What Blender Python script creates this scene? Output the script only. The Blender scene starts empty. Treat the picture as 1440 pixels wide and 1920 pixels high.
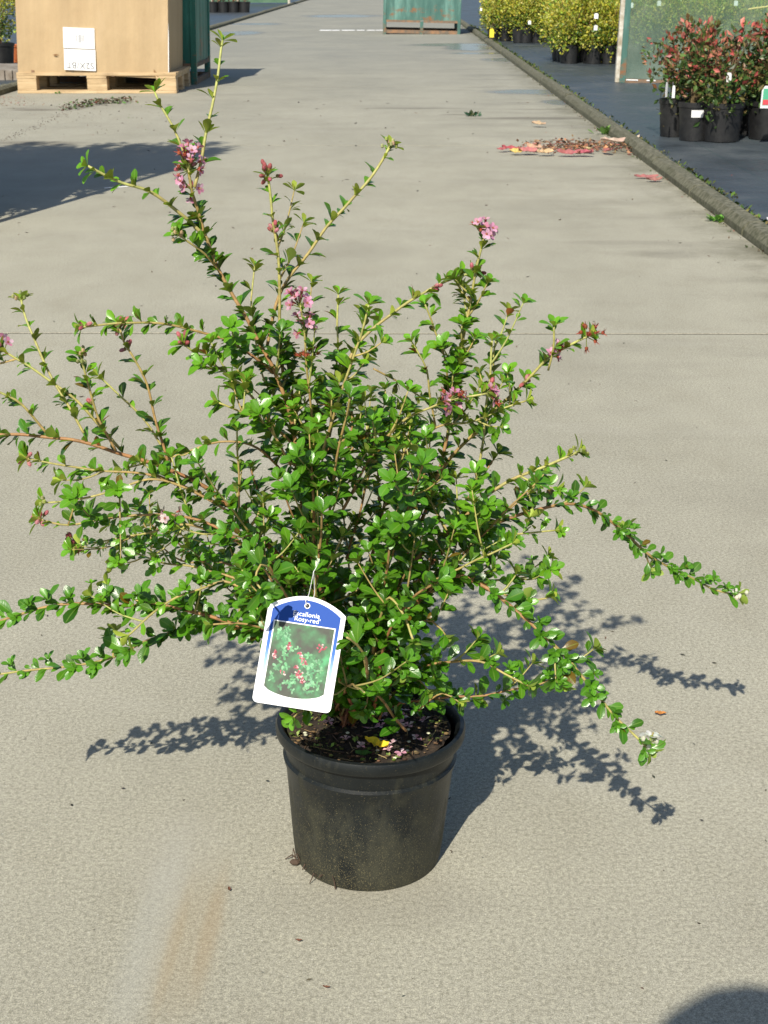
import bpy, bmesh, math, random
from mathutils import Vector, Matrix, Quaternion, noise
random.seed(11)
R = math.radians
C = bpy.context.scene.collection
S = bpy.context.scene

# ------------------------------------------------------------------ camera, world, sun
FPX, H, PITCH = 2850.0, 0.80, R(19.5)
YAW = math.atan(18 / (FPX / math.cos(PITCH)))
cam = bpy.data.cameras.new('camera'); cam_o = bpy.data.objects.new('camera', cam); C.objects.link(cam_o)
cam.sensor_fit = 'VERTICAL'; cam.sensor_height = 36; cam.lens = 36 * FPX / 1920
cam_o.location = (0, 0, H); cam_o.rotation_euler = (R(90) - PITCH, 0, YAW)
cam.clip_start = 0.02; cam.clip_end = 2000
cam.dof.use_dof = True; cam.dof.focus_distance = 1.45; cam.dof.aperture_fstop = 42
S.camera = cam_o
SAZ, SEL = 15.5, 42.0          # shadows run away from the camera, 15.5 deg to the right
w = bpy.data.worlds.new('World'); S.world = w; w.use_nodes = True
nt = w.node_tree; bg = nt.nodes['Background']
sky = nt.nodes.new('ShaderNodeTexSky'); sky.sky_type = 'NISHITA'; sky.sun_disc = False
sky.sun_elevation = R(SEL); sky.sun_rotation = R(180 + SAZ)
nt.links.new(sky.outputs[0], bg.inputs[0]); bg.inputs[1].default_value = 0.088; sky.ozone_density = 2.2
sl = bpy.data.lights.new('sun', 'SUN'); so = bpy.data.objects.new('sun', sl); C.objects.link(so)
sl.energy = 5.0; sl.angle = R(0.55); sl.color = (1.0, 0.94, 0.82)
sd = Vector((math.sin(R(SAZ)) * math.cos(R(SEL)), math.cos(R(SAZ)) * math.cos(R(SEL)), -math.sin(R(SEL))))
so.rotation_euler = sd.to_track_quat('-Z', 'Y').to_euler()
S.view_settings.view_transform = 'Standard'; S.view_settings.look = 'None'
S.view_settings.exposure = 0.33; S.view_settings.gamma = 1

def ray(u, v):
    x = (u - 720) / FPX; y = -(v - 960) / FPX
    c, s = math.cos(PITCH), math.sin(PITCH)
    d = Vector((x, c + y * s, -s + y * c)); a = YAW
    return Vector((d.x * math.cos(a) - d.y * math.sin(a), d.x * math.sin(a) + d.y * math.cos(a), d.z))
def G(u, v, z=0.0):
    r = ray(u, v); return Vector((0, 0, H)) + r * ((z - H) / r.z)
def P(u, v, Y):
    r = ray(u, v); return Vector((0, 0, H)) + r * (Y / r.y)
def proj(q):
    x, y, z = q[0], q[1], q[2] - H; a = -YAW
    x, y = x * math.cos(a) - y * math.sin(a), x * math.sin(a) + y * math.cos(a)
    c, s = math.cos(PITCH), math.sin(PITCH); fw = y * c - z * s; up = y * s + z * c
    return 720 + FPX * x / fw, 960 - FPX * up / fw

# ------------------------------------------------------------------ materials
def mat(name, col=(.5, .5, .5), rough=.6, **kw):
    m = bpy.data.materials.new(name); m.use_nodes = True
    b = m.node_tree.nodes['Principled BSDF']
    b.inputs['Base Color'].default_value = (*col, 1); b.inputs['Roughness'].default_value = rough
    for k, v in kw.items(): b.inputs[k.replace('_', ' ')].default_value = v
    return m
class N:                        # tiny node helper
    def __init__(s, m): s.m = m; s.t = m.node_tree; s.b = s.t.nodes['Principled BSDF']; s.out = s.t.nodes['Material Output']
    def n(s, typ, **kw):
        o = s.t.nodes.new('ShaderNode' + typ)
        for k, v in kw.items(): setattr(o, k, v)
        return o
    def l(s, a, b): s.t.links.new(a, b)
    def coord(s, obj=False):
        if obj: return s.n('TexCoord').outputs['Object']
        return s.n('NewGeometry').outputs['Position']
    def mapv(s, vec, scale=(1, 1, 1), loc=(0, 0, 0), rot=(0, 0, 0)):
        o = s.n('Mapping'); s.l(vec, o.inputs[0]); o.inputs['Scale'].default_value = scale
        o.inputs['Location'].default_value = loc; o.inputs['Rotation'].default_value = rot; return o.outputs[0]
    def noise(s, vec, scale, detail=4, rough=.55):
        o = s.n('TexNoise'); s.l(vec, o.inputs['Vector']); o.inputs['Scale'].default_value = scale
        o.inputs['Detail'].default_value = detail; o.inputs['Roughness'].default_value = rough; return o.outputs['Fac']
    def ramp(s, fac, stops):
        o = s.n('ValToRGB'); s.l(fac, o.inputs[0]); e = o.color_ramp.elements
        while len(e) < len(stops): e.new(.5)
        for i, (p, c) in enumerate(stops):
            e[i].position = p; e[i].color = (*c, 1) if isinstance(c, tuple) else (c, c, c, 1)
        return o.outputs[0]
    def math(s, op, a, b=None, c=None, clamp=False):
        o = s.n('Math', operation=op); o.use_clamp = clamp
        for i, v in enumerate((a, b, c)):
            if v is None: continue
            if isinstance(v, (int, float)): o.inputs[i].default_value = v
            else: s.l(v, o.inputs[i])
        return o.outputs[0]
    def mix(s, fac, a, b, blend='MIX'):
        o = s.n('Mix', data_type='RGBA', blend_type=blend)
        for i, v in ((0, fac), (6, a), (7, b)):
            if isinstance(v, (int, float)): o.inputs[i].default_value = v if i == 0 else (v, v, v, 1)
            elif isinstance(v, tuple): o.inputs[i].default_value = (*v, 1)
            else: s.l(v, o.inputs[i])
        return o.outputs[2]
    def bump(s, h, strength=.3, dist=.01):
        o = s.n('Bump'); s.l(h, o.inputs['Height']); o.inputs['Strength'].default_value = strength
        o.inputs['Distance'].default_value = dist; s.l(o.outputs[0], s.b.inputs['Normal']); return o
    def blob(s, x, y, rx, ry, rot=0, soft=.5, wob=.25):   # soft elliptical patch on the ground
        pos = s.coord(); mv = s.n('Mapping'); mv.vector_type = 'TEXTURE'; s.l(pos, mv.inputs[0])
        mv.inputs['Location'].default_value = (x, y, 0); mv.inputs['Rotation'].default_value = (0, 0, rot)
        mv.inputs['Scale'].default_value = (rx, ry, 1e6)
        ln = s.n('VectorMath', operation='LENGTH'); s.l(mv.outputs[0], ln.inputs[0])
        nz = s.noise(s.mapv(pos, (1, 1, 1)), 3.0 / max(rx, ry), 5, .65)
        r = s.math('ADD', ln.outputs['Value'], s.math('MULTIPLY', s.math('SUBTRACT', nz, .5), wob * 4))
        o = s.n('MapRange'); o.interpolation_type = 'SMOOTHSTEP'; s.l(r, o.inputs[0])
        o.inputs[1].default_value = 1 + soft / 2; o.inputs[2].default_value = 1 - soft; o.inputs[3].default_value = 0; o.inputs[4].default_value = 1
        return o.outputs[0]

def concrete():
    m = mat('concrete_paving', rough=.85); n = N(m); p = n.coord()
    big = n.noise(n.mapv(p, (1, .55, 1)), 1.3, 5, .6)
    mid = n.noise(n.mapv(p, (1.0, .5, 1)), 9, 6, .65)
    fine = n.noise(p, 560, 5, .8)
    grit = n.noise(p, 1100, 2, .6)
    c = n.ramp(big, [(.28, (.310, .295, .235)), (.52, (.352, .335, .268)), (.75, (.385, .368, .298))])
    c = n.mix(.42, c, n.ramp(mid, [(.3, (.42, .41, .39)), (.5, (.5, .5, .5)), (.72, (.57, .57, .565))]), 'OVERLAY')
    c = n.mix(.75, c, n.ramp(fine, [(.3, (.18, .18, .19)), (.5, (.5, .5, .5)), (.7, (.82, .82, .77))]), 'OVERLAY')
    c = n.mix(.8, c, n.ramp(n.noise(n.mapv(p, loc=(5, 2, 0)), 230, 3, .6), [(.32, (.34, .34, .32)), (.5, (.5, .5, .5)), (.7, (.66, .66, .64))]), 'OVERLAY')
    c = n.mix(.6, c, n.ramp(grit, [(.3, .22), (.5, .5), (.68, .78)]), 'OVERLAY')
    # pale and dark grains
    v = n.n('TexVoronoi'); n.l(p, v.inputs['Vector']); v.inputs['Scale'].default_value = 160
    dk = n.math('LESS_THAN', v.outputs['Distance'], .10)
    c = n.mix(n.math('MULTIPLY', dk, .35), c, (.12, .11, .09))
    v2 = n.n('TexVoronoi'); n.l(n.mapv(p, loc=(3.1, 1.7, 0)), v2.inputs['Vector']); v2.inputs['Scale'].default_value = 95
    c = n.mix(n.math('MULTIPLY', n.math('LESS_THAN', v2.outputs['Distance'], .075), .6), c, (.62, .60, .52))
    # streaks across the road farther off (washed sediment), stronger by the kerbs
    sx = n.n('SeparateXYZ'); n.l(p, sx.inputs[0])
    st = n.noise(n.mapv(p, (.8, 1.9, 1)), 1.3, 6, .7)
    far = n.n('MapRange'); n.l(sx.outputs[1], far.inputs[0]); far.inputs[1].default_value = 3; far.inputs[2].default_value = 12
    kd = n.n('MapRange'); n.l(sx.outputs[0], kd.inputs[0]); kd.inputs[1].default_value = .2; kd.inputs[2].default_value = 1.1
    am = n.math('ADD', n.math('MULTIPLY', far.outputs[0], .20), n.math('ADD', .06, n.math('MULTIPLY', kd.outputs[0], .30)))
    sm = n.ramp(st, [(.50, 0.0), (.66, 1.0)])
    c = n.mix(n.math('MULTIPLY', sm, am, clamp=True), c, (.135, .122, .098))
    pale = n.ramp(n.noise(n.mapv(p, (.7, 2.4, 1), loc=(7, 3, 0)), 1.2, 5, .7), [(.56, 0.0), (.72, 1.0)])
    c = n.mix(n.math('MULTIPLY', pale, .3), c, (.42, .40, .34))
    gf = n.n('MapRange'); n.l(sx.outputs[1], gf.inputs[0]); gf.inputs[1].default_value = 6; gf.inputs[2].default_value = 17; gf.inputs[4].default_value = .75
    c = n.mix(n.math('MULTIPLY', gf.outputs[0], n.ramp(big, [(.2, 1.0), (.8, .55)])), c, (.205, .210, .192))
    # dirt strip against the right kerb
    ke = n.n('MapRange'); ke.interpolation_type = 'SMOOTHSTEP'; n.l(sx.outputs[0], ke.inputs[0]); ke.inputs[1].default_value = .90; ke.inputs[2].default_value = 1.12
    kn = n.ramp(n.noise(n.mapv(p, (1, .8, 1)), 5, 5, .7), [(.35, 0.0), (.65, 1.0)])
    c = n.mix(n.math('MULTIPLY', n.math('MULTIPLY', ke.outputs[0], kn), .7), c, (.10, .095, .055))
    # rusty wheel-print stain, the pale print beside it, a darker patch before the pot
    for (u, vv, rx, ry, col, a) in ((352, 1760, .032, .13, (.36, .27, .15), .22), (395, 1740, .009, .10, (.32, .22, .11), .28), (325, 1770, .007, .10, (.34, .24, .12), .22), (285, 1740, .022, .17, (.40, .40, .36), .32),
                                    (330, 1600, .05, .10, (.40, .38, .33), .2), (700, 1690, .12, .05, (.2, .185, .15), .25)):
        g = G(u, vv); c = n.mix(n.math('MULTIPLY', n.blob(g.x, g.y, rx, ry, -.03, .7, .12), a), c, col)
    # oily / damp spots
    for (u, vv, rx, ry, a) in ((70, 206, .17, .09, .6), (30, 203, .09, .05, .5), (1250, 478, .12, .07, .25), (640, 470, .2, .2, .22), (60, 268, .3, .1, .5),
                               (1170, 455, .2, .05, .2), (760, 203, .35, .06, .45), (860, 215, .12, .05, .5), (990, 222, .40, .09, .6), (1020, 205, .24, .05, .4)):
        g = G(u, vv); c = n.mix(n.math('MULTIPLY', n.blob(g.x, g.y, rx, ry, 0, .6, .2), a), c, (.115, .102, .08))
    # wet patches (dark and shiny)
    wet = None
    for (u, vv, rx, ry) in ((1010, 172, .42, .26), (1060, 192, .16, .22), (850, 84, .55, .45), (880, 90, .3, .7), (985, 112, .25, .4), (920, 100, .5, .22), (450, 62, .35, .9), (470, 45, .6, .5), (640, 30, .8, 1.2)):
        g = G(u, vv); b = n.blob(min(g.x, 1.12), g.y, rx, ry, 0, .35, .3)
        wet = b if wet is None else n.math('MAXIMUM', wet, b)
    c = n.mix(n.math('MULTIPLY', wet, .6), c, (.10, .098, .09))
    n.l(c, n.b.inputs['Base Color'])
    ro = n.n('MapRange'); n.l(wet, ro.inputs[0]); ro.inputs[3].default_value = .85; ro.inputs[4].default_value = .22
    n.l(ro.outputs[0], n.b.inputs['Roughness']); n.b.inputs['Specular IOR Level'].default_value = .35
    hh = n.math('ADD', n.math('MULTIPLY', fine, 1.0), n.math('MULTIPLY', grit, .5))
    dryf = n.math('SUBTRACT', 1.0, n.math('MULTIPLY', wet, .9))
    b = n.bump(hh, .55, .0012); n.l(n.math('MULTIPLY', dryf, .55), b.inputs['Strength'])
    return m

def simple_noise(name, c1, c2, scale, rough=.7, bump=.3, dist=.004, obj=False, stretch=(1, 1, 1), spec=None, detail=5, lo=.35, hi=.68):
    m = mat(name, rough=rough); n = N(m); p = n.mapv(n.coord(obj), stretch)
    f = n.noise(p, scale, detail, .65)
    n.l(n.ramp(f, [(lo, c1), (hi, c2)]), n.b.inputs['Base Color'])
    if bump: n.bump(f, bump, dist)
    if spec is not None: n.b.inputs['Specular IOR Level'].default_value = spec
    return m

def leaf_mat(name, top, under, rough=.32, trans=.25, vein=True, spec=.38):
    """leaf with a colour attribute that tints each leaf, paler underside, light midrib"""
    m = mat(name, rough=rough); n = N(m)
    at = n.n('Attribute'); at.attribute_name = 'tint'
    geo = n.n('NewGeometry')
    t = n.mix(1.0, top, at.outputs['Color'], 'MULTIPLY')
    u = n.mix(1.0, under, at.outputs['Color'], 'MULTIPLY')
    if vein:
        uv = n.n('UVMap'); sp = n.n('SeparateXYZ'); n.l(uv.outputs[0], sp.inputs[0])
        d = n.math('ABSOLUTE', n.math('SUBTRACT', sp.outputs[0], .5))
        mid = n.ramp(d, [(.0, 1.0), (.07, 0.0)])
        t = n.mix(n.math('MULTIPLY', mid, .5), t, (.22, .34, .07))
        sv = n.math('SINE', n.math('MULTIPLY', n.math('ADD', sp.outputs[1], n.math('MULTIPLY', d, -.6)), 62))
        n.bump(n.math('ADD', sv, n.math('MULTIPLY', mid, -3)), .10, .0005)
    c = n.mix(geo.outputs['Backfacing'], t, u)
    n.l(c, n.b.inputs['Base Color']); n.b.inputs['Specular IOR Level'].default_value = spec
    rr = n.n('MapRange'); n.l(geo.outputs['Backfacing'], rr.inputs[0]); rr.inputs[3].default_value = rough; rr.inputs[4].default_value = .6
    n.l(rr.outputs[0], n.b.inputs['Roughness'])
    tr = n.n('BsdfTranslucent'); n.l(n.mix(1.0, c, (1.3, 1.5, .5), 'MULTIPLY'), tr.inputs[0])
    mx = n.n('MixShader'); mx.inputs[0].default_value = trans
    n.l(n.b.outputs[0], mx.inputs[1]); n.l(tr.outputs[0], mx.inputs[2]); n.l(mx.outputs[0], n.out.inputs[0])
    return m

def attr_mat(name, rough=.6, base=(1, 1, 1), trans=0, nscale=300, spec=.4):
    m = mat(name, rough=rough); n = N(m); at = n.n('Attribute'); at.attribute_name = 'tint'
    f = n.ramp(n.noise(n.coord(True), nscale, 3), [(.3, .75), (.7, 1.15)])
    c = n.mix(1.0, n.mix(1.0, base, at.outputs['Color'], 'MULTIPLY'), f, 'MULTIPLY')
    n.l(c, n.b.inputs['Base Color']); n.b.inputs['Specular IOR Level'].default_value = spec
    if trans:
        tr = n.n('BsdfTranslucent'); n.l(c, tr.inputs[0]); mx = n.n('MixShader'); mx.inputs[0].default_value = trans
        n.l(n.b.outputs[0], mx.inputs[1]); n.l(tr.outputs[0], mx.inputs[2]); n.l(mx.outputs[0], n.out.inputs[0])
    return m

M = {}
M['concrete'] = concrete()
M['joint'] = mat('joint_dirt', (.035, .030, .022), .95)
M['mat'] = None
def fabric():
    m = mat('woven_ground_cover', rough=.42); n = N(m); p = n.coord()
    f = n.noise(n.mapv(p, (1, .8, 1)), 2.2, 6, .65)
    c = n.ramp(f, [(.3, (.032, .041, .050)), (.55, (.055, .068, .078)), (.75, (.105, .115, .118))])
    br = n.n('TexBrick'); n.l(n.mapv(p, (1, 1, 1)), br.inputs['Vector']); br.inputs['Scale'].default_value = 1.0
    br.inputs['Color1'].default_value = (1, 1, 1, 1); br.inputs['Color2'].default_value = (1, 1, 1, 1); br.inputs['Mortar'].default_value = (.25, .75, .65, 1)
    br.inputs['Mortar Size'].default_value = .004; br.inputs['Brick Width'].default_value = .3; br.inputs['Row Height'].default_value = .3; br.offset = 0
    c = n.mix(.35, c, n.mix(1.0, c, br.outputs['Color'], 'MULTIPLY'))
    n.l(c, n.b.inputs['Base Color'])
    n.l(n.ramp(f, [(.3, .3), (.7, .6)]), n.b.inputs['Roughness'])
    n.bump(n.noise(p, 9, 5, .6), .35, .03); return m
M['mat'] = fabric()
M['ground'] = simple_noise('far_ground', (.07, .085, .04), (.17, .15, .10), .8, .95, 0)
M['kerb'] = simple_noise('mossy_kerb_concrete', (.06, .060, .034), (.21, .198, .145), 45, .95, .2, .004, lo=.38, hi=.62)
def kerbm():
    n = N(M['kerb']); b0 = n.b.inputs['Base Color'].links[0].from_socket; p = n.coord(); sx = n.n('SeparateXYZ'); n.l(p, sx.inputs[0])
    hz = n.n('MapRange'); n.l(sx.outputs[2], hz.inputs[0]); hz.inputs[1].default_value = .05; hz.inputs[2].default_value = .01
    f = n.ramp(n.noise(p, 3.5, 5, .7), [(.35, 0.0), (.65, 1.0)])
    n.l(n.mix(n.math('MULTIPLY', n.math('ADD', n.math('MULTIPLY', hz.outputs[0], .6), n.math('MULTIPLY', f, .5)), .6, clamp=True), b0, (.055, .060, .025)), n.b.inputs['Base Color'])
kerbm()
M['moss'] = attr_mat('moss_and_weeds', .8, nscale=200, trans=.2)
M['green_paint'] = None
def green_paint(name, g1, g2):
    m = mat(name, rough=.5); n = N(m); p = n.coord(True)
    f = n.noise(n.mapv(p, (6, 6, .9)), 1.6, 7, .7)
    c = n.ramp(f, [(.28, g1), (.50, g2), (.64, tuple(x * 1.5 + .03 for x in g2)), (.78, (.26, .30, .25))])
    r = n.noise(n.mapv(p, (1, 1, 1.6)), 5, 8, .75)
    sx = n.n('SeparateXYZ'); n.l(p, sx.inputs[0])
    low = n.n('MapRange'); n.l(sx.outputs[2], low.inputs[0]); low.inputs[1].default_value = .5; low.inputs[2].default_value = .05; low.inputs[3].default_value = .0; low.inputs[4].default_value = .16
    rm = n.ramp(n.math('ADD', r, low.outputs[0]), [(.60, 0.0), (.70, 1.0)])
    c = n.mix(rm, c, (.20, .095, .04)); n.l(c, n.b.inputs['Base Color']); n.bump(r, .3, .003); return m
M['green_paint'] = green_paint('weathered_green_paint', (.005, .10, .075), (.014, .15, .11))
M['far_paint'] = green_paint('faded_green_paint', (.03, .10, .085), (.06, .145, .12))
M['rust'] = simple_noise('rusty_steel', (.11, .10, .08), (.30, .16, .08), 12, .85, .3, .002, True)
M['cardboard'] = None
def cardboard():
    m = mat('brown_cardboard', rough=.8); n = N(m); p = n.coord(True)
    sx = n.n('SeparateXYZ'); n.l(p, sx.inputs[0])
    f = n.noise(n.mapv(p, (1, 1, .5)), 3, 6, .6)
    flute = n.math('SINE', n.math('MULTIPLY', sx.outputs[0], 700))
    c = n.ramp(f, [(.3, (.40, .285, .160)), (.6, (.47, .345, .20)), (.8, (.52, .385, .235))])
    band = n.noise(n.mapv(p, (5, 5, .15)), 1.4, 4, .6)
    c = n.mix(.55, c, n.ramp(band, [(.35, .42), (.65, .56)]), 'OVERLAY')
    st = n.ramp(n.noise(n.mapv(p, (4, 4, 1.5)), 6, 8, .8), [(.66, 0.0), (.74, 1.0)])
    c = n.mix(n.math('MULTIPLY', st, .35), c, (.27, .16, .07))
    n.l(c, n.b.inputs['Base Color'])
    n.bump(n.math('ADD', n.math('MULTIPLY', f, 3.0), n.math('MULTIPLY', flute, .05)), .4, .02); n.b.inputs['Specular IOR Level'].default_value = .25
    return m
M['cardboard'] = cardboard()
M['card_tear'] = mat('torn_cardboard', (.22, .12, .05), .9)
M['paper'] = mat('white_paper', (.78, .78, .77), .7)
M['ink'] = mat('grey_ink', (.13, .13, .15), .6)
M['ink2'] = mat('pale_ink', (.36, .36, .38), .6)
M['wood'] = None
def wood():
    m = mat('pallet_wood', rough=.75); n = N(m); p = n.coord(True)
    wv = n.noise(n.mapv(p, (1.5, 14, 22)), 2.2, 7, .7); bl = n.noise(p, 5, 5, .6)
    c = n.ramp(wv, [(.3, (.30, .20, .10)), (.5, (.50, .36, .20)), (.72, (.60, .46, .28))])
    c = n.mix(n.math('MULTIPLY', n.ramp(bl, [(.52, 0.0), (.72, 1.0)]), .6), c, (.20, .13, .07))
    n.l(c, n.b.inputs['Base Color']); n.bump(wv, .4, .003); return m
M['wood'] = wood()
M['pot_far'] = simple_noise('black_plastic_pot', (.009, .009, .010), (.020, .020, .020), 30, .45, .1, .001, True, spec=.5)
M['terracotta'] = simple_noise('orange_plastic', (.45, .11, .03), (.55, .16, .05), 8, .6, 0)
M['soil_far'] = simple_noise('bark_mulch', (.05, .03, .018), (.30, .19, .10), 60, .95, .6, .004)
M['twig'] = attr_mat('woody_stem', .7, nscale=150)
M['shrub_leaf'] = attr_mat('shrub_leaf', .4, trans=.25, nscale=30, spec=.5)
M['stem'] = attr_mat('young_and_old_bark', .55, nscale=260)
M['leaf'] = leaf_mat('glossy_green_leaf', (.040, .148, .008), (.12, .21, .033), .28, .20, True, .6)
M['petal'] = attr_mat('petal', .5, trans=.35, nscale=200)
M['metal_white'] = simple_noise('chipped_white_paint', (.30, .25, .17), (.62, .60, .53), 18, .6, .2, .002)
M['cane'] = mat('yellow_cane', (.62, .60, .25), .5)
M['leaf_dry'] = attr_mat('fallen_leaf_surface', .7, nscale=90, trans=.15)
M['white_plastic'] = mat('white_plastic', (.8, .8, .8), .4)

def pot_main():
    m = mat('dusty_black_plastic', rough=.42, Specular_IOR_Level=.35); n = N(m); p = n.coord(True); sx = n.n('SeparateXYZ'); n.l(p, sx.inputs[0])
    base = n.ramp(n.noise(p, 22, 5, .6), [(.35, (.006, .008, .009)), (.7, (.014, .017, .017))])
    low = n.n('MapRange'); n.l(sx.outputs[2], low.inputs[0]); low.inputs[1].default_value = .125; low.inputs[2].default_value = .012
    sp = n.noise(n.mapv(p, (1, 1, .8)), 900, 3, .7)
    thr = n.math('ADD', sp, n.math('MULTIPLY', low.outputs[0], .10))
    sm = n.ramp(thr, [(.655, 0.0), (.70, 1.0)])
    c = n.mix(n.math('MULTIPLY', sm, .55), base, (.24, .20, .10))
    film = n.ramp(n.math('ADD', n.noise(n.mapv(p, (1, 1, .5)), 34, 6, .7), n.math('MULTIPLY', low.outputs[0], .22)), [(.56, 0.0), (.80, 1.0)])
    c = n.mix(n.math('MULTIPLY', film, .6), c, (.060, .058, .034))
    scr = n.ramp(n.noise(n.mapv(p, (1, 1, .25)), 70, 4, .7), [(.60, 0.0), (.75, 1.0)])
    c = n.mix(n.math('MULTIPLY', scr, .35), c, (.045, .048, .045))
    n.l(c, n.b.inputs['Base Color'])
    n.l(n.ramp(film, [(0, .40), (1, .8)]), n.b.inputs['Roughness']); n.bump(sm, .25, .0006); return m
M['pot'] = pot_main()
def soil_main():
    m = mat('dark_potting_soil', rough=.9); n = N(m); p = n.coord(True)
    f = n.noise(p, 130, 7, .75); g = n.noise(n.mapv(p, loc=(.3, .2, 0)), 38, 5, .7)
    c = n.ramp(f, [(.35, (.010, .007, .005)), (.55, (.040, .026, .016)), (.75, (.12, .078, .045))])
    c = n.mix(n.math('MULTIPLY', n.ramp(g, [(.52, 0.0), (.66, 1.0)]), .45), c, (.055, .060, .016))
    n.l(c, n.b.inputs['Base Color']); n.bump(f, .9, .004); return m
M['soil'] = soil_main()

# ------------------------------------------------------------------ mesh helpers
def tag(o, label=None, cat=None, group=None, kind=None):
    if label: o['label'] = label
    if cat: o['category'] = cat
    if group: o['group'] = group
    if kind: o['kind'] = kind
    return o
def empty(name, loc=(0, 0, 0), rz=0, **kw):
    o = bpy.data.objects.new(name, None); C.objects.link(o); o.location = loc; o.rotation_euler = (0, 0, rz)
    o.empty_display_size = .05; return tag(o, **kw)
class MB:
    def __init__(s): s.v = []; s.f = []; s.c = []; s.m = []; s.uv = []
    def add(s, vs, fs, col=(1, 1, 1), mi=0, uvs=None):
        b = len(s.v); s.v += [tuple(x) for x in vs]
        for f in fs:
            s.f.append(tuple(b + i for i in f)); s.c.append(col); s.m.append(mi)
            s.uv.append([uvs[i] for i in f] if uvs else None)
    def box(s, x0, x1, y0, y1, z0, z1, col=(1, 1, 1), mi=0, mx=None):
        vs = [Vector((x, y, z)) for x in (x0, x1) for y in (y0, y1) for z in (z0, z1)]
        if mx: vs = [mx @ v for v in vs]
        s.add(vs, [(0, 1, 3, 2), (4, 6, 7, 5), (0, 4, 5, 1), (2, 3, 7, 6), (0, 2, 6, 4), (1, 5, 7, 3)], col, mi)
    def lathe(s, prof, seg=40, cx=0, cy=0, col=(1, 1, 1), mi=0, cap0=False, cap1=False, wob=None):
        n = len(prof); vs = []
        for k in range(seg):
            a = 2 * math.pi * k / seg
            for (r, z) in prof:
                rr = r * (1 + (wob(a, z) if wob else 0)); vs.append((cx + rr * math.cos(a), cy + rr * math.sin(a), z))
        fs = []
        for k in range(seg):
            k2 = (k + 1) % seg
            for i in range(n - 1): fs.append((k * n + i, k2 * n + i, k2 * n + i + 1, k * n + i + 1))
        if cap0: fs.append(tuple(k * n for k in range(seg))[::-1])
        if cap1: fs.append(tuple(k * n + n - 1 for k in range(seg)))
        s.add(vs, fs, col, mi)
    def tube(s, pts, rad, seg=6, cols=None, mi=0, cap=True):
        pts = [Vector(p) for p in pts]; n = len(pts)
        if isinstance(rad, (int, float)): rad = [rad] * n
        t0 = (pts[1] - pts[0]).normalized(); nr = t0.orthogonal().normalized(); rings = []; vs = []
        for i, p in enumerate(pts):
            t = (pts[min(i + 1, n - 1)] - pts[max(i - 1, 0)]).normalized()
            nr = (nr - t * nr.dot(t)); nr = nr.normalized() if nr.length > 1e-6 else t.orthogonal().normalized()
            b = t.cross(nr)
            for k in range(seg):
                a = 2 * math.pi * k / seg; vs.append(p + (nr * math.cos(a) + b * math.sin(a)) * rad[i])
        for i in range(n - 1):
            fs = [(i * seg + k, i * seg + (k + 1) % seg, (i + 1) * seg + (k + 1) % seg, (i + 1) * seg + k) for k in range(seg)]
            rings.append(fs)
        base = len(s.v); s.v += [tuple(v) for v in vs]
        for i, fs in enumerate(rings):
            for f in fs: s.f.append(tuple(base + q for q in f)); s.c.append(cols[i] if cols else (1, 1, 1)); s.m.append(mi); s.uv.append(None)
        if cap:
            for e, rev in ((0, True), (n - 1, False)):
                f = [base + e * seg + k for k in range(seg)]
                if rev: f.reverse()
                s.f.append(tuple(f)); s.c.append(cols[min(e, n - 2)] if cols else (1, 1, 1)); s.m.append(mi); s.uv.append(None)
    def sphere(s, c, r, col, mi=0, sq=(1, 1, 1), seg=6, rings=4, rot=None):
        vs = []; c = Vector(c)
        for i in range(rings + 1):
            ph = math.pi * i / rings
            for k in range(seg):
                a = 2 * math.pi * k / seg
                v = Vector((r * sq[0] * math.sin(ph) * math.cos(a), r * sq[1] * math.sin(ph) * math.sin(a), r * sq[2] * math.cos(ph)))
                if rot: v = rot @ v
                vs.append(c + v)
        s.add(vs, [(i * seg + k, (i + 1) * seg + k, (i + 1) * seg + (k + 1) % seg, i * seg + (k + 1) % seg) for i in range(rings) for k in range(seg)], col, mi)
    def build(s, name, mats, parent=None, smooth=False, tint=False, bevel=0, **kw):
        me = bpy.data.meshes.new(name); me.from_pydata(s.v, [], s.f)
        if not isinstance(mats, (list, tuple)): mats = [mats]
        for m in mats: me.materials.append(m)
        me.polygons.foreach_set('material_index', s.m)
        if smooth: me.polygons.foreach_set('use_smooth', [True] * len(s.f))
        if tint:
            a = me.color_attributes.new('tint', 'FLOAT_COLOR', 'CORNER'); buf = []
            for p, c in zip(me.polygons, s.c): buf += [*c, 1.0] * p.loop_total
            a.data.foreach_set('color', buf)
        if any(u is not None for u in s.uv):
            ul = me.uv_layers.new(name='UVMap'); buf = []
            for p, u in zip(me.polygons, s.uv):
                for q in (u if u else [(0, 0)] * p.loop_total): buf += [q[0], q[1]]
            ul.data.foreach_set('uv', buf)
        me.update(); o = bpy.data.objects.new(name, me); C.objects.link(o)
        if parent: o.parent = parent
        if bevel:
            b = o.modifiers.new('bevel', 'BEVEL'); b.width = bevel; b.segments = 2; b.limit_method = 'ANGLE'
        return tag(o, **kw)
def copy_tree(o, parent=None):
    c = o.copy(); C.objects.link(c)
    if parent: c.parent = parent
    for ch in list(o.children): copy_tree(ch, c)
    return c
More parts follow.
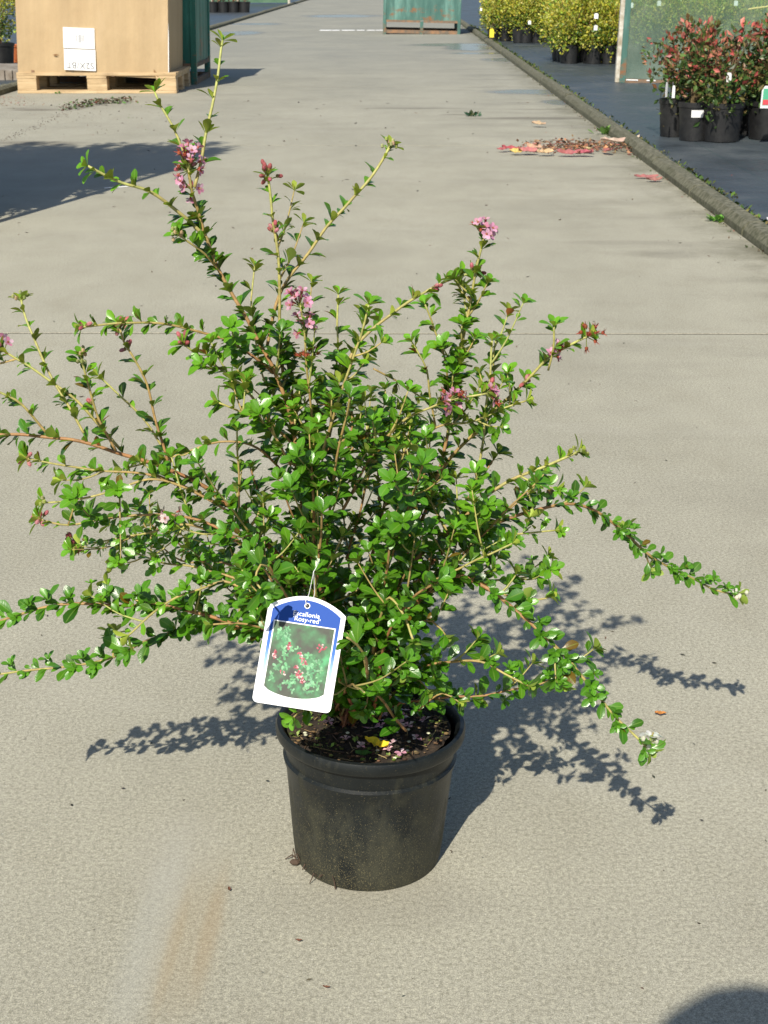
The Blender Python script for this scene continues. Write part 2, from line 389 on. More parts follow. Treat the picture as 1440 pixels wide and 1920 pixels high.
def text_mesh(name, body, size, m, parent=None, mx=None, extrude=0, offset=0, space=1.0):
    cu = bpy.data.curves.new(name, 'FONT'); cu.body = body; cu.size = size; cu.align_x = 'CENTER'; cu.align_y = 'CENTER'
    cu.extrude = extrude; cu.offset = offset; cu.space_character = space
    t = bpy.data.objects.new(name + '_src', cu); C.objects.link(t)
    dg = bpy.context.evaluated_depsgraph_get(); me = bpy.data.meshes.new_from_object(t.evaluated_get(dg))
    bpy.data.objects.remove(t); bpy.data.curves.remove(cu)
    me.name = name; me.materials.clear(); me.materials.append(m)
    if mx: me.transform(mx)
    o = bpy.data.objects.new(name, me); C.objects.link(o)
    if parent: o.parent = parent
    return o
def jit(c, a=.2): 
    k = 1 + random.uniform(-a, a); return tuple(max(0, x * k * (1 + random.uniform(-a, a) * .4)) for x in c)
def rv():
    while True:
        v = Vector((random.uniform(-1, 1), random.uniform(-1, 1), random.uniform(-1, 1)))
        if .05 < v.length < 1: return v.normalized()

# ------------------------------------------------------------------ setting
KX, LX = 1.13, -2.74
g = MB(); g.add([(-400, -60, -.03), (400, -60, -.03), (400, 900, -.03), (-400, 900, -.03)], [(0, 1, 2, 3)])
g.build('ground', M['ground'], kind='structure')
g = MB(); g.add([(LX, -8, -.0022), (KX, -8, -.0022), (KX, 160, -.0022), (LX, 160, -.0022)], [(0, 1, 2, 3)])
g.build('road_base', M['joint'], kind='structure')
g = MB(); js = [-8, -4.82, -.65, 3.52, 7.69] + [11.86 + 4.17 * i for i in range(36)]
for a, b in zip(js[:-1], js[1:]):
    j = .007
    g.box(LX + .001, KX - .001, a + j, b - j, -.0020, 0)
g.build('road', M['concrete'], kind='structure')
for nm, x0, x1 in (('planting_bed', KX + .09, 9.0), ('planting_bed', -11.0, LX - .10)):
    g = MB(); nx, ny = 40, 120; vs = []
    for j in range(ny + 1):
        for i in range(nx + 1):
            x = x0 + (x1 - x0) * i / nx; y = -6 + 126 * (j / ny) ** 1.6
            vs.append((x, y, .012 + .008 * noise.noise(Vector((x * 1.5, y * .8, 3)))))
    g.add(vs, [(j * (nx + 1) + i, j * (nx + 1) + i + 1, (j + 1) * (nx + 1) + i + 1, (j + 1) * (nx + 1) + i) for j in range(ny) for i in range(nx)])
    g.build(nm, M['mat'], smooth=True, kind='structure')
for nm, x0, x1, h in (('kerb', KX + .001, KX + .088, .044), ('kerb', LX - .095, LX - .001, .05)):
    g = MB(); y = -6
    while y < 120:
        L = .914; dx = random.uniform(-.004, .004); dz = random.uniform(-.004, .004)
        seg = 4 if y < 12 else 2
        for k in range(seg):
            ya, yb = y + L * k / seg, y + L * (k + 1) / seg - (.008 if k == seg - 1 else 0)
            def pr(yy):
                e = .005 * noise.noise(Vector((yy * 1.6, x0, 0)))
                return [(x0 + e, yy, -.02), (x0 + .004 + e + dx, yy, h - .022 + dz), (x0 + .022 + e, yy, h + dz + e), (x1 - .02, yy, h + dz + e), (x1, yy, h - .016), (x1, yy, -.02)]
            A, B = pr(ya), pr(yb); g.add(A + B, [(i, i + 1, i + 7, i + 6) for i in range(5)] + ([(5, 4, 3, 2, 1, 0)] if k == 0 else []) + ([(6, 7, 8, 9, 10, 11)] if k == seg - 1 else []))
        y += L
    g.build(nm, M['kerb'], kind='structure')
# white line of thin strips laid across the far road
g = MB(); x = -1.1
while x < -.2:
    L = random.uniform(.1, .35); g.box(x, x + L, 23.75 + random.uniform(-.02, .02), 23.98, .001, .005); x += L + random.uniform(0, .04)
g.build('white_line', M['white_plastic'], kind='structure')

def tuft(g, x, y, z, h, n, cols):
    for _ in range(n):
        a = random.uniform(0, 6.28); l = h * random.uniform(.4, 1.1); wd = l * random.uniform(.18, .4)
        d = Vector((math.cos(a) * .8, math.sin(a) * .8, random.uniform(.3, 1.2))).normalized(); sd_ = d.cross(Vector((0, 0, 1))).normalized() * wd
        b = Vector((x + random.gauss(0, h * .4), y + random.gauss(0, h * .4), z))
        g.add([b, b + d * l * .6 + sd_, b + d * l, b + d * l * .6 - sd_], [(0, 1, 2, 3)], jit(random.choice(cols), .3))
MOSS = [(.10, .17, .025), (.06, .10, .02), (.16, .15, .05), (.05, .07, .02)]
g = MB()
for _ in range(1000):
    y = 3.4 + 22 * random.random() ** 1.7; tuft(g, KX + .088 + abs(random.gauss(0, .018)), y, .016, random.uniform(.008, .022) * (1 + y * .05), random.choice((2, 3, 4)), MOSS)
for _ in range(260):
    y = 3.6 + 22 * random.random() ** 1.4; tuft(g, KX - abs(random.gauss(0, .02)), y, .0, random.uniform(.005, .012) * (1 + y * .04), 2, MOSS[1:] + [(.12, .07, .04)])
for _ in range(200):
    y = 10 + 14 * random.random(); tuft(g, LX - .11 - abs(random.gauss(0, .03)), y, .016, random.uniform(.012, .03), 3, MOSS)
g.build('moss', M['moss'], tint=True, kind='stuff', label='green moss and tiny weeds growing along the kerbs', cat='moss')

def place_weed(u, v, h, n, label, cols=[(.12, .30, .04), (.20, .38, .05), (.08, .2, .03)]):
    p = G(u, v); g = MB(); tuft(g, 0, 0, 0, h, n, cols); o = g.build('weed', M['moss'], tint=True, label=label, cat='weed'); o.location = (p.x, p.y, .001)
place_weed(1343, 415, .035, 34, 'small bright green weed growing at the foot of the right kerb')
place_weed(885, 218, .045, 26, 'dark green weed lying on the open concrete beyond the shrub', [(.03, .10, .05), (.04, .14, .05), (.10, .12, .05)])
place_weed(1136, 252, .06, 34, 'pale green weed beside the leaf pile near the kerb', [(.16, .30, .06)])
place_weed(108, 176, .03, 10, 'tiny green weed sprouting under the pallet front board')

# brown litter and weeds in front of the pallet
g = MB(); LIT = [(.07, .04, .025), (.12, .07, .04), (.05, .10, .03), (.10, .20, .04), (.16, .05, .03), (.04, .028, .02)]
def crumbs(g, x, y, n, sx_, sy_, s, cols, h=.012):
    for _ in range(n):
        c = Vector((x + random.gauss(0, sx_), y + random.gauss(0, sy_), random.uniform(.001, h))); a = rv() * s * random.uniform(.4, 1); b = a.cross(rv()) * .9; b.z *= .3
        a.z *= .5; g.add([c - a, c - b * .6, c + a, c + b * .6], [(0, 1, 2, 3)], jit(random.choice(cols), .3))
for i in range(30):
    t = i / 29; p = G(125 + 115 * t, 206 - 14 * math.sin(t * 1.6)); crumbs(g, p.x, p.y, 16, .03, .07, .022, LIT, .035)
for i in range(40):
    t = i / 39; p = G(-5 + 135 * t, 268 - 58 * t); crumbs(g, p.x, p.y, 5, .03, .07, .008, [LIT[0], LIT[5], LIT[1]], .004)
for i in range(60):
    p = G(random.uniform(60, 330), random.uniform(190, 255)); crumbs(g, p.x, p.y, 2, .04, .08, .008, LIT, .004)
for i in range(30):
    p = G(random.uniform(-5, 60), random.uniform(180, 200)); crumbs(g, p.x, p.y, 6, .05, .08, .010, [(.35, .16, .12), (.2, .1, .07), (.4, .3, .2)], .006)
g.build('leaf_litter', M['leaf_dry'], tint=True, kind='stuff', label='brown crumbled leaf litter with weeds in front of the pallet', cat='litter')
g = MB()
for i in range(120):
    p = G(random.uniform(985, 1185), 279 + random.gauss(0, 3.5)); crumbs(g, p.x, p.y, 6, .02, .09, .022, [(.38, .16, .08), (.45, .25, .12), (.13, .075, .05), (.2, .08, .05), (.09, .06, .04), (.35, .12, .09), (.3, .2, .09)], .028)
g.build('leaf_litter', M['leaf_dry'], tint=True, kind='stuff', label='heap of crumpled brown leaves lying against the right kerb', cat='litter')
g = MB()
for i in range(330):
    u, v = random.uniform(0, 1440), 190 + 1700 * random.random() ** 2.2; p = G(u, v)
    if not LX < p.x < KX: continue
    crumbs(g, p.x, p.y, 1, 0, 0, .0012 + .0017 * p.y, [(.07, .055, .035), (.12, .08, .05), (.05, .05, .04)], .002)
for i in range(120):
    p = G(random.uniform(880, 1440), random.uniform(90, 450))
    if KX + .12 < p.x: crumbs(g, p.x, p.y, 1, 0, 0, .010, [(.3, .06, .04), (.2, .14, .07), (.32, .22, .12)], .02)
    elif p.x > .7: crumbs(g, min(p.x, KX - .01), p.y, 1, 0, 0, .007, [(.1, .07, .04), (.3, .1, .07)], .004)
g.build('debris', M['leaf_dry'], tint=True, kind='stuff', label='scattered dark specks and bits of leaf on the paving', cat='debris')

# fallen leaves that can be told apart
def fallen_leaf(name, label, loc, L, W, col, rz, curl=.25, cat='leaf', group=None, tilt=0):
    g = MB(); vs = []; n = 8
    for i in range(n + 1):
        t = i / n; wd = W * math.sin(math.pi * min(1, t * .92 + .05)) ** .8
        z = curl * L * (t - .5) ** 2 * 1.6 + .002
        e = random.uniform(.85, 1.1)
        vs += [(-wd * e / 2, t * L - L / 2, z + curl * W * .45 + random.uniform(0, .25) * W), (0, t * L - L / 2, z), (wd / e / 2, t * L - L / 2, z + curl * W * .3 + random.uniform(0, .3) * W)]
    for i in range(n):
        for k in (0, 1): g.add([vs[3 * i + k], vs[3 * i + k + 1], vs[3 * i + 4 + k], vs[3 * i + 3 + k]], [(0, 1, 2, 3)], jit(col, .15))
    o = g.build(name, M['leaf_dry'], tint=True, smooth=True, label=label, cat=cat, group=group)
    o.location = loc; o.rotation_euler = (tilt, 0, rz); return o
for (u, v, L, W, col, rz, lab) in (
    (958, 277, .09, .04, (.45, .03, .05), 1.45, 'crimson fallen leaf at the left end of the leaf heap'),
    (942, 278, .05, .03, (.40, .05, .06), 1.2, 'small red leaf tip left of the crimson leaf'),
    (967, 283, .06, .045, (.75, .55, .12), 1.3, 'yellow fallen leaf between crimson and pink leaves'),
    (990, 283, .09, .06, (.62, .17, .16), 1.6, 'pinkish red curled leaf left of the pile centre'),
    (1002, 277, .10, .06, (.75, .42, .26), .7, 'salmon leaf standing up in the left of the heap'),
    (1022, 285, .08, .05, (.78, .52, .26), 1.7, 'pale orange flat leaf at the pile front'),
    (1066, 286, .11, .05, (.50, .10, .10), 1.45, 'long red leaf at the front of the brown heap'),
    (1095, 286, .09, .06, (.58, .09, .13), 1.0, 'magenta red leaf right of the long red leaf'),
    (1103, 280, .06, .05, (.68, .55, .25), .4, 'small tan leaf on top of the heap'),
    (1140, 282, .10, .05, (.58, .16, .14), .3, 'red leaf leaning under the large pale leaf'),
    (1162, 266, .20, .075, (.82, .58, .45), 1.75, 'large pale pink leaf on top of the heap by the kerb'),
    (1010, 232, .08, .05, (.62, .42, .24), 1.2, 'tan leaf lying alone beyond the leaf heap'),
    (1212, 326, .10, .03, (.42, .10, .10), 1.5, 'thin red leaf beside the kerb stones'),
    (1226, 332, .07, .04, (.40, .13, .10), 1.8, 'short dull red leaf beside the kerb stones')):
    p = G(u, v, .02); fallen_leaf('fallen_leaf', lab, (p.x, p.y, .010 + W * .10 if v < 300 else .003 + W * .08), L, W * .8, tuple(x * .65 + .05 for x in col), rz, .16, group='coloured leaves fallen by the kerb').rotation_euler = (random.uniform(-.1, .1), -random.uniform(.2, .55), rz)
p = G(1238, 1343); fallen_leaf('fallen_leaf', 'orange brown leaf lying alone on the concrete right of the shrub', p + Vector((0, 0, .001)), .013, .007, (.50, .20, .05), 1.5)
for (u, v, lab) in ((560, 1767, 'tiny dark seed husk on the concrete below the pot'), (430, 1671, 'tiny reddish bud scale on the concrete left below the pot'), (612, 1855, 'tiny brown scale near the bottom of the picture')):
    fallen_leaf('husk', lab, G(u, v), .006, .003, (.16, .07, .04), random.uniform(0, 3), .3, cat='husk')
p = G(1400, 409, .04); fallen_leaf('plastic_scrap', 'white scrap of plastic behind the right kerb', (KX + .12, p.y, .028), .07, .02, (.8, .8, .8), .3, .2, cat='scrap')
p = G(785, 63); fallen_leaf('plastic_scrap', 'white scrap under the distant green crate', (p.x, p.y, .01), .12, .07, (.85, .85, .85), 1.5, .3, cat='scrap')
p = G(225, 352)
g = MB(); g.box(-.065, .065, -.004, .004, 0, .003); o = g.build('plastic_strip', M['white_plastic'], label='short white plastic strip at the edge of the left shadow', cat='strip'); o.location = (p.x, p.y, .002); o.rotation_euler[2] = .55

# ------------------------------------------------------------------ pallet and cardboard box
px0, px1, py0, py1 = -2.665, -1.535, 11.14, 11.94
r = empty('pallet', (px0, py0, 0), label='pale wooden pallet under the large cardboard box', cat='pallet')
W_, D_ = px1 - px0, py1 - py0
for y in (0.0, D_ / 2 - .05, D_ - .10):
    g = MB(); g.box(0, W_, y, y + .10, .0, .020); g.build('bottom_board', M['wood'], r, bevel=.002)
    for x, bw in ((0, .14), (W_ / 2 - .07, .145), (W_ - .145, .145)):
        g = MB(); g.box(x + .002, x + bw - .002, y + .003, y + .097, .0205, .100); g.build('block', M['wood'], r, bevel=.003)
for x in (0, W_ / 2 - .07, W_ - .145):
    g = MB(); g.box(x, x + .14, .001, D_, .1005, .120); g.build('stringer_board', M['wood'], r, bevel=.002)
for k in range(7):
    y = k * (D_ - .1) / 6; g = MB(); g.box(0, W_, y, y + .10, .1205, .142); g.build('deck_board', M['wood'], r, bevel=.002)
bx0, bx1 = px0 + .01, px1 - .055
r = empty('cardboard_box', (bx0, py0 + .012, .1425), label='large brown cardboard box standing on the wooden pallet', cat='box'); r.rotation_euler = (0, .040, 0)
bw = bx1 - bx0; bd = D_ - .03; bh = .96
g = MB(); n1 = 24
def bul(t): return .012 * math.sin(math.pi * t)
vs = []; fs = []
for k in range(9):
    z = bh * k / 8; q = []
    for i in range(n1): t = i / n1; q.append((bw * t, -bul(t) * math.sin(math.pi * k / 8), z))
    for i in range(8): t = i / 8; q.append((bw + bul(t) * .6 * math.sin(math.pi * k / 8), bd * t, z))
    for i in range(n1): t = i / n1; q.append((bw * (1 - t), bd, z))
    for i in range(8): t = i / 8; q.append((0, bd * (1 - t), z))
    vs += q; nn = len(q)
g.add(vs, [(k * nn + i, k * nn + (i + 1) % nn, (k + 1) * nn + (i + 1) % nn, (k + 1) * nn + i) for k in range(8) for i in range(nn)] + [tuple(8 * nn + i for i in range(nn))])
g.build('carton', M['cardboard'], r, bevel=.004)
g = MB(); g.add([(bw - .001, -.009, .03), (bw + .004, -.009, .05), (bw + .005, -.008, .28), (bw + .002, -.009, .38), (bw - .001, -.009, .2)], [(0, 1, 2, 3, 4)]); g.build('torn_edge', M['paper'], r)
def lab_pt(u, v):                        # photo pixel on the box front plane, in box coordinates
    q = P(u, v, py0 + .0); return q.x - bx0, q.z - .1425
xa, zb = lab_pt(120, 127); xb, zt = lab_pt(174, 47); ym = -.0185
lb = empty('shipping_label', (0, 0, 0)); lb.parent = r
g = MB(); zm = zb + (zt - zb) * .505; g.box(xa + .002, xb + .002, ym, ym + .006, zb, zm - .003); g.box(xa, xb - .002, ym, ym + .006, zm + .003, zt); g.build('sheet', M['paper'], lb)
fl = Matrix.Translation((0, 0, 0)) @ Matrix.Rotation(R(90), 4, 'X') @ Matrix.Rotation(R(180), 4, 'Z')
text_mesh('lettering', 'S2X/BT', .060, M['ink'], lb, Matrix.Translation(((xa + xb) / 2 + .005, ym - .001, zb + .035)) @ fl, space=1.05)
text_mesh('small_lettering', 'no.', .018, M['ink2'], lb, Matrix.Translation(((xa + xb) / 2 - .0, ym - .001, zb + .078)) @ fl)
g = MB()
for dx, hh, wd in ((.090, .048, .006), (.105, .055, .004), (.112, .055, .012), (.128, .05, .004), (.135, .055, .003), (.142, .045, .006)):
    g.box(xa + dx, xa + dx + wd, ym - .001, ym - .0002, zt - .045 - hh, zt - .045)
g.build('printed_bars', M['ink2'], lb)
for u in (61, 136, 212):
    x, z = lab_pt(u, 137); g = MB(); g.box(x - .009, x + .009, -.010, .0, .0, .020); g.build('staple', M['rust'], r)
x, z = lab_pt(104, 100); g = MB(); g.add([(x - .025, -.0125, z), (x - .005, -.0145, z + .007), (x + .02, -.013, z + .006), (x + .0, -.014, z - .002), (x + .018, -.0135, z - .006), (x - .01, -.014, z - .007)], [(0, 5, 4, 3, 2, 1)]); g.build('tear', M['card_tear'], r)
x, z = lab_pt(293, 130); g = MB()
g.add([(x - .02, -.008, z - .01), (x + .012, -.012, z - .012), (x + .018, -.010, z + .01), (x - .004, -.012, z + .02), (x - .02, -.009, z + .04)], [(0, 1, 2, 3, 4)]); g.build('tear', M['card_tear'], r)

# ------------------------------------------------------------------ steel crates
def crate(x0, x1, y0, y1, z0, z1, m, label, rail=.085):
    r = empty('steel_crate', (x0, y0, 0), label=label, cat='crate', group='green steel crates'); r.rotation_euler = (0, .02, 0); W_, D_ = x1 - x0, y1 - y0; t = .045
    for (x, y) in ((0, 0), (W_ - t, 0), (0, D_ - t), (W_ - t, D_ - t)):
        g = MB(); g.box(x, x + t, y, y + t, 0, z1 + .03); g.build('post', m, r, bevel=.003)
    g = MB(); g.box(W_ / 2 - .022, W_ / 2 + .022, .002, .04, .001, z0 - .002); g.build('centre_foot', m, r)
    for (nm, z, hh, mm) in (('lower_rail', .02, .045, M['rust']), ('upper_rail', z0 - .018, .03, M['rust'])):
        g = MB()
        g.box(t, W_ / 2 - .023, .006, .036, z, z + hh); g.box(W_ / 2 + .023, W_ - t, .006, .036, z, z + hh)
        g.box(t, W_ - t, D_ - .036, D_ - .006, z, z + hh); g.box(.006, .036, t, D_ - t, z, z + hh); g.box(W_ - .036, W_ - .006, t, D_ - t, z, z + hh)
        g.build(nm, mm, r)
    def panel(a, b, ax):
        g = MB(); n = 16; vs = []
        for k in range(n + 1):
            s_ = a + (b - a) * k / n; d = .006 if k % 4 in (1, 2) else 0
            for z in (z0 + .012, z1): vs.append((s_, .012 + d, z) if ax == 0 else (W_ - .012 - d, s_, z) if ax == 1 else (s_, D_ - .012 - d, z) if ax == 2 else (.012 + d, s_, z))
        g.add(vs, [(2 * k, 2 * k + 2, 2 * k + 3, 2 * k + 1) for k in range(n)]); o = g.build('side_panel', m, r)
        md = o.modifiers.new('s', 'SOLIDIFY'); md.thickness = .004
    panel(t, W_ - t, 0); panel(t, D_ - t, 1); panel(t, W_ - t, 2); panel(t, D_ - t, 3)
    g = MB(); g.box(.04, W_ - .04, .04, D_ - .04, z0 + .012, z0 + .02); g.build('floor_panel', m, r)
    return r
crate(-2.62, -1.50, 12.02, 12.95, .165, 1.12, M['green_paint'], 'dark green steel crate standing behind the cardboard box')
crate(-.15, .935, 22.3, 23.4, .185, 1.15, M['far_paint'], 'faded green steel crate standing alone far down the road')

# ------------------------------------------------------------------ background potted shrubs
def shrub_leaves(n, rx, rz, zc, L, colf, lump=3, up=.5, shell=.55):
    g = MB(); cl = [(rv() * random.uniform(.3, .9), random.uniform(.35, .6)) for _ in range(lump * 6)]
    for _ in range(n):
        c0, cr = random.choice(cl); q = c0 + rv() * cr * random.uniform(shell, 1) * .75
        p = Vector((q.x * rx, q.y * rx, zc + q.z * rz)); d = (q * .7 + rv() * .7 + Vector((0, 0, up))).normalized()
        s_ = d.cross(rv()).normalized(); l = L * random.uniform(.6, 1.25); wd = l * .26; nn = d.cross(s_)
        g.add([p, p + d * l * .5 + s_ * wd + nn * wd * .3, p + d * l, p + d * l * .5 - s_ * wd + nn * wd * .3, p + d * l * .5], [(0, 4, 1), (0, 3, 4), (1, 4, 2), (4, 3, 2)], colf(q))
    return g
def pot_mesh(rt, rb, h, m, root, seg=32):
    g = MB(); g.lathe([(rb * .9, 0.004), (rb, 0), (rb * 1.01, .01), (rt * .95, h * .86), (rt, h * .87), (rt * 1.01, h * .99), (rt * .99, h), (rt * .93, h), (rt * .9, h * .9)], seg, cap0=True)
    g.build('pot', m, root, smooth=True).modifiers.new('e', 'EDGE_SPLIT').split_angle = R(40)
    g = MB(); vs = [(0, 0, h * .93)]; s2 = 18
    for k in range(s2): a = 6.283 * k / s2; vs.append((rt * .93 * math.cos(a), rt * .93 * math.sin(a), h * .9))
    g.add(vs, [(0, 1 + k, 1 + (k + 1) % s2) for k in range(s2)]); g.build('soil', M['soil_far'], root)
def potted(label, rt, h, fol, sticks=5, group=None, name='potted_shrub', pm=None, lean=.0, col=(.16, .09, .05)):
    r = empty(name, label=label, cat='shrub', group=group); pot_mesh(rt, rt * .82, h, pm or M['pot_far'], r)
    g = MB(); hh = fol['zc'] + fol['rz'] * .55
    for k in range(sticks):
        a = random.uniform(0, 6.28); q = fol['rx'] * random.uniform(.2, .75)
        g.tube([(random.gauss(0, .012), random.gauss(0, .012), h * .88), (q * .35 * math.cos(a), q * .35 * math.sin(a), h + (hh - h) * .45), (q * math.cos(a), q * math.sin(a), hh * random.uniform(.85, 1.1))], [.006, .0045, .002], 5, [col] * 2)
    g.build('stem', M['twig'], r, tint=True)
    shrub_leaves(**fol).build('foliage', M['shrub_leaf'], r, tint=True); return r
def yel(q):
    c = random.choice([(.55, .50, .05), (.60, .55, .09), (.34, .36, .03), (.24, .36, .04), (.12, .22, .025), (.36, .46, .05), (.58, .56, .16)] + ([(.05, .10, .02)] * 2 if q.z < -.2 else [(.50, .45, .06)] * 3)); return jit(c, .25)
def redf(q):
    if random.random() < .25 + .5 * q.z: c = random.choice([(.36, .07, .06), (.48, .10, .08), (.20, .09, .05), (.32, .17, .08), (.58, .20, .14), (.20, .18, .06)])
    else: c = random.choice([(.06, .12, .025), (.10, .17, .035), (.04, .08, .02), (.18, .15, .05)])
    return jit(c, .25)
def orf(q): return jit(random.choice([(.35, .13, .05), (.22, .12, .05), (.10, .14, .05), (.45, .25, .12)]), .3)
ybase = potted('PROTO', .085, .155, dict(n=1900, rx=.20, rz=.28, zc=.345, L=.030, colf=yel, lump=4))
ybase2 = potted('PROTO', .085, .155, dict(n=1900, rx=.21, rz=.30, zc=.36, L=.030, colf=yel, lump=3))
spots = []; ORD = ['first', 'second', 'third', 'fourth', 'fifth', 'sixth', 'seventh', 'eighth', 'ninth']; ROW = ['front', 'second', 'third', 'rear']
# near block, left edge seen beside the panel
nearY = [(1068, 127), (1092, 124), (1112, 127), (1140, 127)]
labels_y = ['yellow leaved shrub at the left front corner of the block beside the post', 'yellow leaved shrub wedged second from the left beside the panel post', 'yellow leaved shrub third from the left beside the panel post', 'yellow leaved shrub directly left of the panel post']
for (u, v), l in zip(nearY, labels_y): q = G(u, v - 5); spots.append((q.x, q.y, l))
for j in range(4):
    for i in range(9):
        x = 1.62 + .215 * i + random.uniform(-.02, .02); y = 14.75 + .24 * j
        spots.append((x, y, f'yellow green shrub, {ORD[i]} from left, {ROW[j]} row of the block behind the panel'))
for (u, v, l) in ((925, 82, 'yellow leaved shrub with a yellow tag at the kerb end of the middle row'), (948, 82, 'second yellow leaved shrub of the middle row behind the kerb'), (985, 85, 'yellow leaved shrub in the gap of the middle row'), (1008, 84, 'full golden shrub near the middle of the middle row'), (1030, 85, 'golden shrub second from the right of the middle row'), (1050, 85, 'golden shrub at the right end of the middle row')):
    q = G(u, v - 3); spots.append((q.x, q.y, l))
for j in range(3):
    for i in range(8):
        spots.append((1.5 + .22 * i + .03 * j + random.uniform(-.03, .03), 19.3 + .26 * j, f'golden shrub, {ORD[i]} from the kerb in the {ROW[j + 1]} row of the middle block'))
for j in range(2):
    for i in range(9):
        spots.append((1.62 + .27 * i, 27.0 + .4 * j + random.uniform(-.05, .05), f'small yellow shrub, {ORD[i]} from the kerb in the {ROW[j]} row of the farthest block'))
for k, (x, y, l) in enumerate(spots):
    o = (ybase if k == 0 else ybase2 if k == 1 else copy_tree(random.choice((ybase, ybase2))))
    o.location = (x, y, .014); o.rotation_euler = (0, 0, random.uniform(0, 6.28)); s = random.uniform(.93, 1.1); o.scale = (s, s, s * random.uniform(.95, 1.1))
    o['label'] = l; o['group'] = 'yellow leaved shrubs in black pots'
def card(name, label, u, v, Y, wd, hh, m, rz=0, tilt=0, grp=None):
    q = P(u, v, Y); g = MB(); n = 6; vs = []
    for (x, z) in ((-wd / 2, -hh / 2), (wd / 2, -hh / 2), (wd / 2, hh * .3), (wd * .3, hh / 2), (-wd * .3, hh / 2), (-wd / 2, hh * .3)): vs.append((x, -.0006, z))
    vs += [(x, .0006, z) for (x, _, z) in vs[:6]]
    g.add(vs, [(0, 1, 2, 3, 4, 5), (11, 10, 9, 8, 7, 6)] + [(i, i + 6, (i + 1) % 6 + 6, (i + 1) % 6) for i in range(6)])
    o = g.build(name, m, label=label, cat='plant label', group=grp); o.location = q; o.rotation_euler = (tilt, 0, rz); return o
M['yellow_plastic'] = mat('yellow_plastic', (.85, .70, .05), .4)
card('plant_label', 'bright yellow plant label hanging from the shrub by the kerb', 922, 62, 18.85, .05, .10, M['yellow_plastic'])
for k, (u, v, Y, l) in enumerate(((993, 42, 18.8, 'white plant label in the middle block of yellow shrubs'), (1118, 30, 14.25, 'white plant label high in the yellow block beside the post'), (1117, 52, 14.2, 'white plant label low in the yellow block beside the post'), (902, 18, 26.6, 'white plant label on the farthest yellow shrubs'),
     (1184, 10, 14.35, 'white plant label seen through the panel near the post'), (1236, 6, 14.4, 'white plant label at the top edge seen through the panel'), (1380, 6, 14.4, 'white plant label seen through the right of the panel'))):
    card('plant_label', l, u, v, Y, .035, .045, M['white_plastic'], random.uniform(-.5, .5), random.uniform(-.2, .2))
# red tinged shrubs on the right
rp = []
for (u, v, n_, rx, rz, l) in ((1266, 262, 650, .16, .24, 'red and green shrub at the left end of the front pots'), (1303, 270, 800, .14, .25, 'red tinged shrub whose black pot carries a white sticker'), (1356, 272, 1100, .20, .25, 'red tinged shrub in the widest front pot without sticker'), (1443, 268, 1900, .18, .29, 'red tinged shrub cut off by the right picture edge')):
    q = G(u, v); rt = .082 if u < 1340 else .112 if u < 1400 else .105
    big = u > 1340
    o = potted(l, rt, .185, dict(n=n_, rx=rx, rz=rz, zc=.32 if u < 1440 else .37, L=.036, colf=redf, lump=3, up=.35), 7, 'red tinged shrubs in black pots', col=(.14, .10, .05))
    o.location = (q.x, q.y + rt * .8, .014); rp.append((o, q))
for (x, y, l) in ((1.86, 8.17, 'red tinged shrub standing behind the widest front pot'), (1.62, 8.2, 'red tinged shrub behind the pot with the white sticker'), (2.13, 8.3, 'red tinged shrub in the back row at the picture edge')):
    o = copy_tree(rp[2][0]); o.location = (x, y, .014); o.rotation_euler[2] = random.uniform(1, 5); o['label'] = l; o.scale = (.92, .92, .98)
# taller plain shrub behind at the right edge
o = potted('tall green shrub with drooping leaves at the top right edge', .105, .185, dict(n=900, rx=.13, rz=.36, zc=.62, L=.04, colf=lambda q: jit(random.choice([(.05, .08, .02), (.09, .13, .03), (.15, .14, .05), (.22, .07, .04)]), .2), lump=3, up=-.1), 5, None, col=(.13, .09, .05))
o.location = (2.09, 8.02, .014)
q = rp[1][1]; st = MB()
for i in range(6):
    a = -1.62 + (i - 2.5) * .13; st.add([( .0765 * math.cos(a), .0765 * math.sin(a), .115), (.0765 * math.cos(a + .13), .0765 * math.sin(a + .13), .115), (.0795 * math.cos(a + .13), .0795 * math.sin(a + .13), .150), (.0795 * math.cos(a), .0795 * math.sin(a), .150)], [(0, 1, 2, 3)])
st.build('sticker', M['white_plastic'], rp[1][0])
cn = MB(); a_ = P(1404, 17, 7.75); b_ = P(1470, 8, 7.9); cn.tube([a_, b_], .0035, 6); cn.build('cane', M['cane'], label='yellow green cane sticking out at the top right', cat='cane')
card('plant_label', 'white plant label at the foot of the leftmost red tinged shrub', 1250, 168, 7.72, .018, .07, M['white_plastic'], .9)
card('plant_label', 'white plant label right of the leftmost red shrub stems', 1263, 172, 7.78, .018, .06, M['white_plastic'], -.9)
card('plant_label', 'pale plant label hanging between the two front red shrubs', 1328, 165, 7.75, .02, .05, M['white_plastic'], .9)
card('plant_label', 'grey white plant label above the widest front pot', 1367, 145, 7.7, .03, .045, M['white_plastic'], -.9)
M['lab_green'] = mat('printed_green', (.10, .42, .25), .4); M['lab_red'] = mat('printed_red', (.65, .08, .10), .4)
lab = card('plant_label', 'white edged green and red plant label at the right picture edge', 1440, 182, 7.55, .066, .105, M['white_plastic'], .1, .1)
g = MB(); g.box(-.026, .026, -.0022, -.001, -.038, .040); g.build('printed_panel', M['lab_green'], lab)
g = MB(); g.box(-.024, .024, -.0032, -.0023, -.036, -.012); g.build('printed_flower', M['lab_red'], lab)

